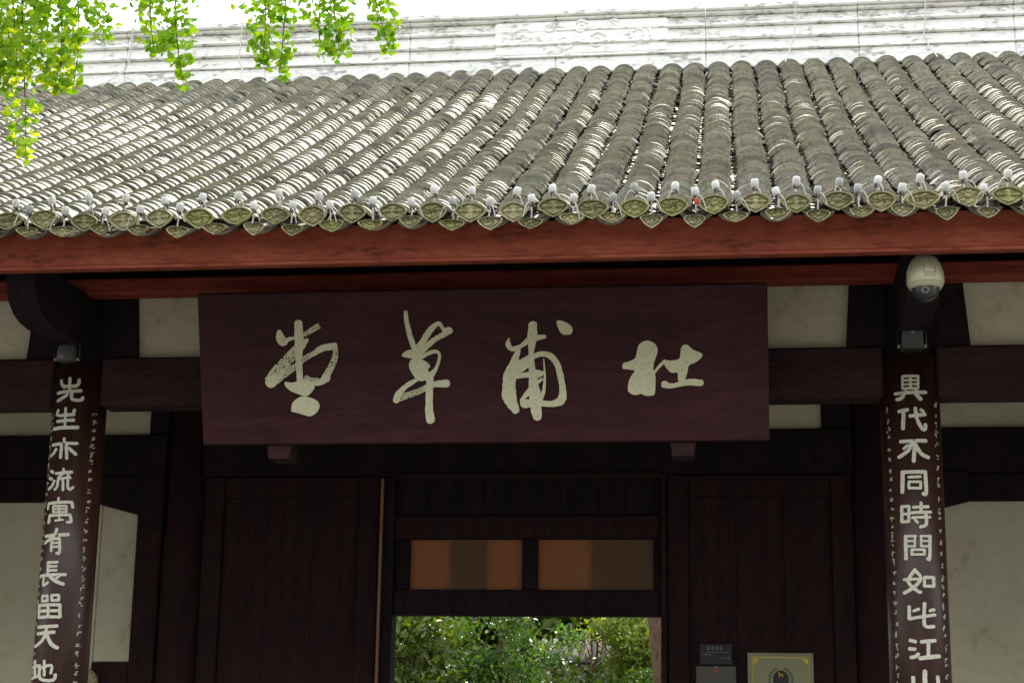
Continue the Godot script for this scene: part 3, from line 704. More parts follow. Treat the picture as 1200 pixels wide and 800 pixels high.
# ---------------------------------------------------------------- signboard, couplets, fittings
func build_plaque():
	var lo := Vector3(-1.26, 3.137, -8.52)
	var up := Vector3(0, .748, .24).normalized()
	var nrm := Vector3(0, -up.z, up.y)
	var t := thing("signboard", "wide dark maroon signboard with four cream brush-written characters above the doorway", "signboard", lo)
	var b := MB.new(lo)
	var bas := Basis(Vector3.RIGHT, up, nrm)
	var loc := MB.new()
	loc.box(Vector3(0, .391, -.02), Vector3(2.888, .782, .04), 0.008)
	var o := obj("board", loc.done(), M.plaque_lacquer, t, lo)
	o.global_basis = bas
	var place := func(p: Vector2, h: float) -> Vector3: return Vector3(p.x, p.y, h)
	for k in 4:
		var gm := glyph(PLAQUE[k], 0.006, place, Vector3.ZERO, 6)
		var c := obj("character", gm, M.gold_cream, t, lo)
		c.global_basis = bas
	for x in [-2.307, -.243]:
		var s := thing("sign_bracket", "small grey wooden block holding up the foot of the maroon signboard", "bracket", Vector3(x, 3.06, -8.56), "blocks under the signboard")
		var c0 := Vector3(x, 3.06, -8.56)
		var m := MB.new(c0)
		m.prism(c0 + Vector3(0, 0, -.135), Vector3.RIGHT, Vector3.UP, Vector3(0, 0, .155), PackedVector2Array([Vector2(-.052, .01), Vector2(.052, .01), Vector2(.064, .096), Vector2(-.064, .096)]))
		obj("block", m.done(), M.beam_wood, s, c0)
		bx("strap", s, c0 + Vector3(-.03, .02, -.149), c0 + Vector3(.03, .46, -.137), M.dark_metal, 0.002)

func build_couplet(axis: float, chars: Array, label: String, lamp_label: String, dome: bool):
	var R := 0.150
	var base := Vector3(axis, 1.05, COL_Z)
	var t := thing("couplet_board", label, "couplet board", base)
	var b := MB.new(base, true)
	var seg := 22
	var top := 3.60
	for i in seg:
		var a0: float = lerp(-1.5, 1.5, float(i) / seg)
		var a1: float = lerp(-1.5, 1.5, float(i + 1) / seg)
		var d0 := Vector3(sin(a0), 0, cos(a0))
		var d1 := Vector3(sin(a1), 0, cos(a1))
		var ax := Vector3(axis, 0, COL_Z)
		for rr in [[R, 1.0], [R - .014, -1.0]]:
			var p := [ax + d0 * rr[0] + Vector3(0, 1.05, 0), ax + d1 * rr[0] + Vector3(0, 1.05, 0), ax + d1 * rr[0] + Vector3(0, top, 0), ax + d0 * rr[0] + Vector3(0, top, 0)]
			b.quad(p[0], p[1], p[2], p[3], (d0 + d1) * rr[1])
		for y in [1.05, top]:
			var yy := Vector3(0, y, 0)
			b.quad(ax + d0 * R + yy, ax + d1 * R + yy, ax + d1 * (R - .014) + yy, ax + d0 * (R - .014) + yy, Vector3(0, y - 2, 0))
	for a in [-1.5, 1.5]:
		var d := Vector3(sin(a), 0, cos(a))
		var ax2 := Vector3(axis, 0, COL_Z)
		b.quad(ax2 + d * R + Vector3(0, 1.05, 0), ax2 + d * (R - .014) + Vector3(0, 1.05, 0), ax2 + d * (R - .014) + Vector3(0, top, 0), ax2 + d * R + Vector3(0, top, 0), Vector3(cos(a), 0, -sin(a)) * sign(a))
	obj("board", b.done(), M.board_lacquer, t, base)
	var wrap := func(p: Vector2, h: float) -> Vector3:
		var f: float = asin(clamp(p.x / R, -.95, .95))
		return Vector3(axis + sin(f) * (R + h), p.y, COL_Z + cos(f) * (R + h))
	for k in chars.size():
		var yc := 0.0
		var nn := 0
		for s in chars[k]:
			for i in range(1, s.size(), 3): yc += s[i + 1] * .001; nn += 1
		var org := Vector3(axis, yc / nn, COL_Z + R)
		obj("character", glyph(chars[k], 0.0015, wrap, org, 3), M.board_gold, t, org)
	# two narrow columns of small writing, one along each side
	for side in [-1.0, 1.0]:
		var y := 3.345 - (0.0 if side > 0 else rng.randf() * .03)
		while y > 1.2:
			var hgt := rng.randf_range(.018, .03)
			var org := Vector3(axis, y, COL_Z)
			var strokes := []
			for k in rng.randi_range(3, 5):
				var horiz := rng.randf() < .55
				var a0 := Vector2(rng.randf_range(-11, 3), rng.randf_range(-hgt * 460, hgt * 460))
				var a1: Vector2 = a0 + (Vector2(rng.randf_range(8, 14), rng.randf_range(-2, 3)) if horiz else Vector2(rng.randf_range(-5, 5), -rng.randf_range(7, 14)))
				strokes.append(["s", a0.x, a0.y, 4, a1.x, a1.y, 4.6])
			var at: float = side * .88
			var wrap2 := func(p: Vector2, h: float) -> Vector3:
				var f: float = at + p.x / R
				return Vector3(axis + sin(f) * (R + h), y + p.y, COL_Z + cos(f) * (R + h))
			obj("small_character", glyph(strokes, 0.001, wrap2, org, 2), M.small_gold, t, org)
			y -= hgt + rng.randf_range(.016, .034)
	# the lamp on the column above the board
	var c := Vector3(axis + (.0 if dome else -.008), 3.655, COL_Z + .23)
	var l := thing("column_spotlight", lamp_label, "spotlight", c)
	if dome:
		var m := MB.new(c)
		m.prism(c + Vector3(0, 0, -.05), Vector3.RIGHT, Vector3.UP, Vector3(0, 0, .10), PackedVector2Array([Vector2(-.052, -.055), Vector2(.052, -.055), Vector2(.049, .05), Vector2(.04, .056), Vector2(-.04, .056), Vector2(-.049, .05)]))
		obj("housing", m.done(), M.grey_metal, l, c)
		bx("front_glass", l, c + Vector3(-.042, -.062, -.04), c + Vector3(.042, -.0555, .04), M.dome_glass, 0.002)
		for s in [-1, 1]: bx("bolt", l, c + Vector3(s * .064 - .008, -.045, -.012), c + Vector3(s * .064 + .008, -.029, .012), M.lamp_grey, 0.004)
		bx("screw", l, c + Vector3(-.006, .018, .0505), c + Vector3(.006, .03, .056), M.lamp_grey, 0.002)
	else:
		var m2 := MB.new(c, true)
		m2.lathe(c + Vector3(0, -.05, 0), [Vector2(0, 0), Vector2(.05, 0), Vector2(.054, .012), Vector2(.052, .06), Vector2(.045, .085), Vector2(.028, .102), Vector2(0, .108)], 20)
		obj("housing", m2.done(), M.grey_metal, l, c)
		bx("front_glass", l, c + Vector3(-.03, -.045, .046), c + Vector3(.004, -.026, .056), M.lens, 0.002)
		for s in [-1, 1]: bx("bolt", l, c + Vector3(s * .062 - .008, -.048, -.01), c + Vector3(s * .062 + .008, -.034, .01), M.lamp_grey, 0.004)
	var y0 := c + Vector3(0, .06, 0)
	var yk := MB.new(c)
	yk.tube([c + Vector3(-.068, -.03, 0), c + Vector3(-.068, .07, 0), c + Vector3(0, .075, 0), c + Vector3(.068, .07, 0), c + Vector3(.068, -.03, 0)], .006, .006, 6)
	yk.tube([y0 + Vector3(0, .012, 0), y0 + Vector3(0, .012, -.12)], .012, .012, 8)
	obj("yoke", yk.done(), M.dark_metal, l, c)

func build_camera_dome():
	var c := Vector3(.892, 3.745, -7.84)
	var t := thing("security_camera", "cream dome security camera hanging under the red eave beside the column", "camera", c)
	var k := 1.0
	var b := MB.new(c, true)
	b.lathe(c, [Vector2(.074, -.012), Vector2(.082, -.012), Vector2(.086, .0), Vector2(.086, .02), Vector2(.083, .05), Vector2(.072, .085), Vector2(.055, .112), Vector2(.035, .128), Vector2(.022, .132), Vector2(0, .132)], 32)
	obj("shell", b.done(), M.camera_shell, t, c)
	var r := MB.new(c, true)
	r.lathe(c, [Vector2(.0815, -.012), Vector2(.072, -.030), Vector2(.062, -.032), Vector2(.062, -.010)], 32)
	obj("trim_ring", r.done(), M.camera_shell, t, c)
	var d := MB.new(c, true)
	d.lathe(c + Vector3(0, -.02, 0), [Vector2(.0625, 0), Vector2(.061, -.02), Vector2(.052, -.045), Vector2(.034, -.062), Vector2(.015, -.069), Vector2(0, -.07)], 28)
	obj("dome", d.done(), M.dome_glass, t, c)
	var ld := Vector3(-.12, -.45, .88).normalized()
	var lc := c + Vector3(0, -.02, 0) + ld * .055
	var l := MB.new(lc, true)
	l.lathe(lc, [Vector2(.0, .0), Vector2(.016, 0), Vector2(.019, .006), Vector2(.016, .011), Vector2(.011, .011), Vector2(.009, .006), Vector2(0, .006)], 16, ld)
	obj("lens", l.done(), M.lens, t, lc)
	var p := MB.new(c)
	p.tube([c + Vector3(0, .125, 0), c + Vector3(0, .21, 0)], .021, .024, 14)
	obj("stem", p.done(), M.camera_shell, t, c)
	# seam of the hatch on the front of the shell and its louvre
	for s in [[-.014, .03, .1], [.038, .03, .095]]:
		var pts := []
		for i in 6:
			var y: float = lerp(s[1], s[2], i / 5.0)
			var rad: float = .0845 if y < .045 else lerp(.083, .058, (y - .05) / .06)
			pts.append(c + Vector3(s[0], y, sqrt(max(.0, rad * rad - s[0] * s[0])) + .0005))
		var h := MB.new(c)
		h.tube(pts, .0012, .0012, 4)
		obj("seam", h.done(), M.dark_metal, t, c)
	for y in [.012, .02, .028]:
		var pts2 := []
		for i in 5:
			var x: float = lerp(-.014, .038, i / 4.0)
			pts2.append(c + Vector3(x, y, sqrt(.0866 * .0866 - x * x)))
		var h2 := MB.new(c)
		h2.tube(pts2, .0010, .0010, 4)
		obj("louvre", h2.done(), M.dark_metal, t, c)
	bx("clip", t, c + Vector3(-.09, -.004, -.006), c + Vector3(-.084, .018, .02), M.dark_metal, 0.001)

func build_notices():
	# framed certificate on the wall right of the door
	var z := DOOR_Z + .042
	var c := Vector3(.283, 2.06, z)
	var t := thing("certificate_plate", "pale gilt-edged award plate with a dark emblem on the red wall", "plate", c + Vector3(0, -.21, 0))
	bx("backing", t, Vector3(.076, 1.85, z - .02), Vector3(.49, 2.27, z), mat("frame_beige", null, Vector3.ONE, .5, lin(.42, .38, .26)), 0.006)
	bx("sheet", t, Vector3(.095, 1.868, z + .0005), Vector3(.471, 2.252, z + .003), mat("sheet_gold", null, Vector3.ONE, .35, lin(.40, .39, .22)), 0.001)
	var gold := mat("bright_gold", null, Vector3.ONE, .3, lin(.62, .52, .10))
	gold.metallic = .4
	bx("gilt_line", t, Vector3(.103, 2.236, z + .0032), Vector3(.463, 2.245, z + .006), gold, 0.001)
	bx("gilt_line", t, Vector3(.103, 1.875, z + .0032), Vector3(.109, 2.235, z + .006), gold, 0.001)
	bx("gilt_line", t, Vector3(.457, 1.875, z + .0032), Vector3(.463, 2.235, z + .006), gold, 0.001)
	for s in [[.112, 1.0], [.454, -1.0]]:
		var o := Vector3(s[0], 2.233, z + .0032)
		var m := MB.new(o)
		m.prism(o, Vector3(s[1], 0, 0), Vector3.UP, Vector3(0, 0, .003), PackedVector2Array([Vector2(0, 0), Vector2(.042, 0), Vector2(.03, -.008), Vector2(.03, -.018), Vector2(.016, -.018), Vector2(.016, -.032), Vector2(.006, -.034), Vector2(0, -.046)]))
		obj("corner_ornament", m.done(), gold, t, o)
	var ec := Vector3(.283, 2.105, z + .0032)
	var e := MB.new(ec)
	var oval := PackedVector2Array()
	for i in 24: oval.append(Vector2(cos(TAU * i / 24) * .05, sin(TAU * i / 24) * .055))
	e.prism(ec, Vector3.RIGHT, Vector3.UP, Vector3(0, 0, .004), oval)
	obj("emblem_disc", e.done(), mat("emblem_dark", null, Vector3.ONE, .4, lin(.025, .03, .04)), t, ec)
	var an := MB.new(ec)
	an.prism(ec + Vector3(-.012, .012, .0045), Vector3.RIGHT, Vector3.UP, Vector3(0, 0, .002), PackedVector2Array([Vector2(0, 0), Vector2(.006, 0), Vector2(.006, .01), Vector2(.02, .01), Vector2(.02, 0), Vector2(.026, 0), Vector2(.026, .02), Vector2(.008, .02), Vector2(.006, .032), Vector2(-.004, .03), Vector2(0, .02)]))
	obj("emblem_figure", an.done(), mat("emblem_gold", null, Vector3.ONE, .4, lin(.7, .42, .05)), t, ec)
	var lw := mat("laurel_dark", null, Vector3.ONE, .5, lin(.05, .06, .045))
	for s in [-1.0, 1.0]:
		for k in 7:
			var a: float = lerp(1.15, -.5, k / 6.0)
			var lc2 := ec + Vector3(s * cos(a) * .072, sin(a) * .076 - .005, 0)
			var lf := MB.new(lc2)
			lf.prism(lc2, Vector3(-s * sin(a), cos(a), 0).rotated(Vector3.BACK, s * .5), Vector3(s * cos(a), sin(a), 0).rotated(Vector3.BACK, s * .5), Vector3(0, 0, .002), PackedVector2Array([Vector2(-.012, 0), Vector2(0, .006), Vector2(.012, 0), Vector2(0, -.006)]))
			obj("laurel_leaf", lf.done(), lw, t, lc2)
	# small dark notice with pale lines of writing
	var n := thing("dark_notice", "small black notice with pale writing above a grey plate on the red wall", "notice", Vector3(-.124, 2.19, z))
	bx("panel", n, Vector3(-.225, 2.192, z - .016), Vector3(-.02, 2.322, z), mat("notice_black", null, Vector3.ONE, .4, lin(.022, .022, .026)), 0.002)
	var wr := mat("pale_print", null, Vector3.ONE, .6, lin(.32, .30, .27))
	for k in 4:                                              # four title characters, each a few strokes
		var x := -.172 + k * .027
		for q in [[0, .006, .016, .003], [0, -.001, .018, .003], [-.001, -.008, .015, .003]]:
			bx("title_stroke", n, Vector3(x + q[0] - .008, 2.296 + q[1], z + .0004), Vector3(x + q[0] - .008 + q[2], 2.296 + q[1] + q[3], z + .0016), wr, 0.0)
		bx("title_stroke", n, Vector3(x - .001, 2.287, z + .0018), Vector3(x + .002, 2.308, z + .0026), wr, 0.0)
	for ln in [[-.18, -.04, 2.268], [-.205, -.155, 2.252], [-.09, -.035, 2.232]]:
		var x2: float = ln[0]
		while x2 < ln[1]:
			bx("text_stroke", n, Vector3(x2, ln[2], z + .0004), Vector3(x2 + rng.randf_range(.005, .009), ln[2] + rng.randf_range(.003, .008), z + .0014), wr, 0.0)
			x2 += .012
	var gp := thing("grey_plate", "grey metal plate with a small orange mark on the red wall under the notice", "plate", Vector3(-.124, 1.86, z))
	bx("panel", gp, Vector3(-.25, 1.86, z - .016), Vector3(.003, 2.184, z), mat("plate_grey", null, Vector3.ONE, .45, lin(.13, .12, .11)), 0.004)
	var ob := mat("orange_print", null, Vector3.ONE, .5, lin(.45, .16, .04))
	for q in [[-.028, 2.158, .03], [-.034, 2.148, .042], [-.026, 2.138, .026]]:
		bx("mark", gp, Vector3(-.11 + q[0], q[1], z + .0004), Vector3(-.11 + q[0] + q[2], q[1] + .006, z + .0016), ob, 0.0)
	var sc := MB.new(Vector3(-.124, 2.18, z))
	sc.lathe(Vector3(-.124, 2.178, z + .0005), [Vector2(0, .006), Vector2(.004, .005), Vector2(.006, 0)], 10, Vector3.BACK)
	obj("screw", sc.done(), M.lamp_white, gp, Vector3(-.124, 2.18, z))
	# round pale disc with dark studs on the red dado
	var dc := Vector3(-4.285, 2.045, DOOR_Z + .06)
	var dt := thing("round_disc", "pale round disc with dark studs round its rim beside the left couplet board", "disc", dc)
	var db := MB.new(dc, true)
	db.lathe(dc, [Vector2(0, .018), Vector2(.045, .02), Vector2(.055, .014), Vector2(.07, .016), Vector2(.088, .012), Vector2(.09, 0), Vector2(.086, -.03), Vector2(0, -.03)], 28, Vector3.BACK)
	obj("disc", db.done(), mat("disc_cream", null, Vector3.ONE, .7, lin(.46, .40, .22)), dt, dc)
	for k in 14:
		var a := TAU * k / 14
		var sp := dc + Vector3(cos(a) * .078, sin(a) * .078, .0145)
		var sb := MB.new(sp)
		sb.lathe(sp, [Vector2(0, .004), Vector2(.005, .003), Vector2(.006, 0)], 8, Vector3.BACK)
		obj("stud", sb.done(), M.dark_metal, dt, sp)

func lamp_words(lower: int, worn: bool, i: int) -> String:
	if i == 4 and lower == 1: return "small white lamp head with a scrap of red tape, over a drip tile"
	if worn: return "dull grey weathered lamp head wired above a drip tile between rows" if lower else "dull grey weathered lamp head wired to the end of a tile row"
	return "small unlit white lamp head wired above a drip tile between rows" if lower else "small unlit white lamp head wired to the end of a tile row"
func build_eave_lamps():
	var head := MB.new(Vector3.ZERO, true)
	head.lathe(Vector3.ZERO, [Vector2(0, .0), Vector2(.013, .0), Vector2(.0185, .004), Vector2(.0185, .030), Vector2(.015, .040), Vector2(0, .043)], 14)
	var hm := head.done()
	var sock := MB.new(Vector3.ZERO, true)
	sock.lathe(Vector3.ZERO, [Vector2(0, -.014), Vector2(.010, -.014), Vector2(.0145, .0035), Vector2(0, .0035)], 10)
	var sm := sock.done()
	for i in range(-15, 14):
		for lower in [0, 1]:
			if rng.randf() < 0.05: continue
			var x: float = -.99 + (i + .5 * lower) * ROW + rng.randf_range(-.012, .012)
			var z := EAVE_Z + (-.03 if lower == 0 else .035) + rng.randf_range(-.015, .015)
			var foot := Vector3(x, roof_y(EAVE_Z) + (-.02 if lower == 0 else -.10), z)
			var top := foot + Vector3(rng.randf_range(-.008, .008), rng.randf_range(.046, .066) + (0.012 if lower else 0.0), rng.randf_range(.0, .012))
			var worn := rng.randf() < .18
			var t := thing("eave_lamp", lamp_words(lower, worn, i), "lamp", foot, "lamps over the drip tiles" if lower else "lamps on the tile row ends")
			var tilt := Basis(Vector3.RIGHT, rng.randf_range(-.2, .35)) * Basis(Vector3.BACK, rng.randf_range(-.3, .3))
			var h := obj("head", hm, M.lamp_grey if worn and not (i == 4 and lower == 1) else M.lamp_white, t, top)
			h.global_basis = tilt
			var s := obj("socket", sm, M.dark_metal, t, top)
			s.global_basis = tilt
			var b := MB.new(foot)
			b.tube([foot, foot.lerp(top, .5) + Vector3(.002, 0, .003), top + tilt * Vector3(0, -.01, 0)], .004, .004, 5)
			obj("stem", b.done(), M.cable, t, foot)
			var side := 1.0 if rng.randf() < .75 else -1.0
			var e := top + Vector3(side * rng.randf_range(.03, .065), -rng.randf_range(.05, .085), rng.randf_range(.02, .05))
			var w := MB.new(foot)
			var pts := []
			for k in 7:
				var u := k / 6.0
				pts.append(top.lerp(e, u) + Vector3(0, -.012 + .03 * sin(u * PI), .012 + .018 * sin(u * PI)))
			w.tube(pts, .0024, .0024, 5)
			if rng.randf() < .5: w.tube([top + Vector3(.004, -.01, .012), top + Vector3(.008, -.035, .025), top + Vector3(-.004, -.055, .02), foot + Vector3(.012, .004, .025)], .002, .002, 5)
			obj("wire", w.done(), M.cable, t, foot)
			if i == 4 and lower == 1:
				bx("tape", t, top + Vector3(-.008, -.045, .02), top + Vector3(.016, -.02, .034), M.red_tape, .004)

func build_ridge_wires():
	for d in [[-4.86, -.10], [-3.93, .12], [.55, -.06], [1.55, .08]]:
		var x: float = d[0]
		var base := Vector3(x, 7.43, RIDGE_Z + .20)
		var t := thing("lightning_wire", "thin pale lightning wire dropping over the face of the white ridge", "wire", base, "wires over the ridge")
		var b := MB.new(base)
		b.tube([Vector3(x, 7.435, RIDGE_Z + .05), Vector3(x, 7.44, RIDGE_Z + .195), Vector3(x, 7.40, RIDGE_Z + .205), Vector3(x - .01, 7.22, RIDGE_Z + .185), Vector3(x - .02, 7.1, RIDGE_Z + .19), Vector3(x - .03 + d[1] * .4, 7.02, RIDGE_Z + .2), Vector3(x - .04 + d[1], roof_y(RIDGE_Z + .45) + .02, RIDGE_Z + .45)], .006, .006, 6)
		obj("wire", b.done(), M.cable, t, base)
		var p := MB.new(base)
		p.tube([Vector3(x, 7.43, RIDGE_Z + .05), Vector3(x, 7.62, RIDGE_Z + .05)], .008, .004, 6)
		obj("rod", p.done(), M.cable, t, base)

# ---------------------------------------------------------------- plants
func fan_leaf() -> ArrayMesh:                              # ginkgo leaf: stalk and notched fan, hanging down -y from its stalk
	var b := MB.new(Vector3.ZERO, true)
	var n := 8
	var prev := Vector3.ZERO
	for i in n + 1:
		var a: float = lerp(-1.15, 1.15, float(i) / n)
		var r: float = 1.0 + .06 * cos(i * 2.4)
		if i == n / 2: r = .78
		var p := Vector3(sin(a) * r * .72, -.25 - cos(a) * r * .85, .14 * cos(a * 2.6))
		if i > 0: b.tri(Vector3(0, -.25, 0), prev, p, Vector3.BACK)
		prev = p
	b.tri(Vector3(-.02, 0, 0), Vector3(.02, 0, 0), Vector3(.015, -.27, 0), Vector3.BACK)
	b.tri(Vector3(-.02, 0, 0), Vector3(.015, -.27, 0), Vector3(-.015, -.27, 0), Vector3.BACK)
	return b.done()
func build_ginkgo():
	var base := Vector3(-5.6, 0, -6.2)
	var t := thing("ginkgo_tree", "ginkgo tree with bright yellow-green leaves on twigs hanging over the eave", "tree", base)
	var tr := MB.new(base, true)
	tr.tube([base, base + Vector3(.05, 1.5, 0), base + Vector3(-.05, 3.6, -.1), base + Vector3(.1, 5.6, -.15), base + Vector3(.2, 7.4, -.2), base + Vector3(.15, 9.2, -.2)], .26, .08, 12)
	obj("trunk", tr.done(), M.bark, t, base)
	var leaf := fan_leaf()
	var tones := [C3(1, 1.1, 1), C3(1.2, 1.15, .7), C3(.72, .95, .9), C3(1.0, 1.15, .6), C3(.6, .82, .8)]
	var mats := []
	for k in 5:
		var m: StandardMaterial3D = M.leaf_ginkgo.duplicate()
		m.albedo_color = (C3(.30 * tones[k].r, .45 * tones[k].g, .03 * tones[k].b)).linear_to_srgb()
		mats.append(m)
	# limbs above the picture, then twigs that hang from them: [x, z, top, bottom, spread, leaves]
	for l in [[Vector3(.15, 6.2, -.15), Vector3(1.2, 6.45, -.5), Vector3(2.6, 6.1, -.9), Vector3(4.4, 5.75, -1.1)], [Vector3(.1, 5.7, -.1), Vector3(1.0, 6.0, -.6), Vector3(2.2, 5.75, -1.0), Vector3(3.2, 5.5, -1.1)], [Vector3(.1, 6.6, -.15), Vector3(-1.2, 7.1, .6), Vector3(-2.3, 7.0, 1.2)]]:
		var b := MB.new(base, true)
		var pts := []
		for p in l: pts.append(base + p)
		b.tube(pts, .07, .015, 8)
		obj("limb", b.done(), M.bark, t, base)
	var twigs := [
		[-3.38, -7.15, 5.75, 4.60, .20, 760], [-3.22, -7.2, 5.75, 4.24, .105, 330], [-3.25, -7.1, 5.75, 4.64, .18, 700], [-3.08, -7.2, 5.72, 4.58, .12, 520], [-3.5, -7.2, 5.75, 4.36, .16, 620], [-3.02, -7.25, 5.7, 4.60, .06, 150],
		[-2.88, -7.2, 5.66, 4.84, .10, 190],
		[-2.58, -7.15, 5.7, 4.72, .11, 380], [-2.47, -7.2, 5.68, 4.57, .06, 190],
		[-2.10, -7.2, 5.62, 4.68, .095, 330], [-2.00, -7.2, 5.6, 4.60, .06, 170],
		[-1.80, -7.2, 5.6, 4.72, .115, 420], [-1.72, -7.2, 5.6, 4.70, .05, 110],
		[-1.54, -7.25, 5.55, 4.74, .07, 210]]
	var single := 0
	for w in twigs:
		var top := Vector3(w[0] - .1, w[2], w[1])
		var bot := Vector3(w[0], w[3], w[1])
		var pts := []
		for i in 9:
			var u := i / 8.0
			pts.append(top.lerp(bot, u) + Vector3(.03 * sin(u * 5 + w[0] * 7), 0, .04 * sin(u * 4 + w[0])))
		var b := MB.new(top)
		b.tube(pts, .006, .0018, 5)
		var tw := obj("twig", b.done(), M.bark, t, top)
		var rest := []
		var rcol := []
		var count: int = w[5]
		for k in count:
			var u := 1.0 - pow(rng.randf(), 1.1) * .85
			var thin: float = 1.0 if u < .75 else lerp(1.0, .35, (u - .75) / .25)
			var p := top.lerp(bot, u) + Vector3(rng.randf_range(-1, 1) * w[4] * thin, rng.randf_range(-.02, .05), rng.randf_range(-1, 1) * w[4] * thin * 1.1)
			var s := rng.randf_range(.026, .042)
			var bs := Basis(Vector3.UP, rng.randf() * TAU) * Basis(Vector3.RIGHT, rng.randf_range(-.9, .9)) * Basis(Vector3.BACK, rng.randf_range(-.7, .7))
			var xf := Transform3D(bs.scaled(Vector3.ONE * s), p)
			if single < 300 and u > .7 and rng.randf() < .35:
				var lf := obj("leaf", leaf, mats[rng.randi_range(0, 4)], tw)
				lf.global_transform = xf
				single += 1
			else:
				rest.append(xf)
				rcol.append(tones[rng.randi_range(0, 4)])
		if rest.size() > 0: copies("leaves", leaf, M.leaf_ginkgo, tw, rest, rcol)
	# the crown above, out of the picture, which the twigs belong to
	var crown := []
	var ccol := []
	for k in 1500:
		var v := Vector3(rng.randfn(0, 1), rng.randfn(0, .7), rng.randfn(0, 1)).limit_length(2.2)
		var p2 := base + Vector3(.1, 8.6, -.2) + v * Vector3(1.0, .8, 1.0)
		if p2.y < 6.9: continue
		var bs2 := Basis.from_euler(Vector3(rng.randf() * 6, rng.randf() * 6, rng.randf() * 6))
		crown.append(Transform3D(bs2.scaled(Vector3.ONE * rng.randf_range(.07, .12)), p2))
		ccol.append(tones[rng.randi_range(0, 4)])
	copies("crown", leaf, M.leaf_ginkgo, t, crown, ccol)

func oval_leaf() -> ArrayMesh:
	var b := MB.new(Vector3.ZERO, true)
	var L := [Vector3(0, 0, 0), Vector3(.2, .3, .05), Vector3(.24, .6, .03), Vector3(0, 1, -.1), Vector3(-.24, .6, .03), Vector3(-.2, .3, .05)]
	var mid := Vector3(0, .5, -.03)
	for i in 6: b.tri(mid, L[i], L[(i + 1) % 6], Vector3.BACK)
	return b.done()
func bush(called: String, label: String, cat: String, at: Vector3, centre: Vector3, rad: Vector3, n: int, size: float, tint: Color, trunk_r: float, bright: float):
	var t := thing(called, label, cat, at, "plants in the garden behind the gate")
	var tr := MB.new(at, true)
	var mid := at.lerp(centre, .5) + Vector3(.1, 0, .05)
	tr.tube([at, mid, centre, centre + Vector3(0, rad.y * .6, 0)], trunk_r, trunk_r * .3, 8)
	for k in 7:
		var a := TAU * k / 7 + rng.randf()
		tr.tube([mid.lerp(centre, rng.randf()), centre + Vector3(cos(a) * rad.x * .45, rng.randf_range(-.3, .3) * rad.y, sin(a) * rad.z * .45), centre + Vector3(cos(a) * rad.x * .85, rng.randf_range(-.5, .6) * rad.y, sin(a) * rad.z * .85)], trunk_r * .4, .008, 5)
	obj("trunk", tr.done(), M.bark, t, at)
	var clumps := []
	for k in 46:
		var d := Vector3(rng.randfn(), rng.randfn(), rng.randfn()).normalized()
		clumps.append(centre + d * rad * pow(rng.randf(), .4))
	var xf := []
	var cols := []
	for k in n:
		var c: Vector3 = clumps[rng.randi_range(0, clumps.size() - 1)]
		var p := c + Vector3(rng.randfn(), rng.randfn() * .7, rng.randfn()) * rad.x * .13
		if p.y < .05: continue
		var bs := Basis.from_euler(Vector3(rng.randf_range(-1.2, 1.2), rng.randf() * TAU, rng.randf_range(-1.2, 1.2)))
		xf.append(Transform3D(bs.scaled(Vector3.ONE * size * rng.randf_range(.7, 1.3)), p))
		var g := rng.randf_range(.6, 1.5) * bright
		var yl := rng.randf_range(.8, 1.35)
		cols.append(Color(tint.r * g * yl, tint.g * g, tint.b * g))
	copies("crown", oval_leaf(), M.leaf_deep, t, xf, cols)
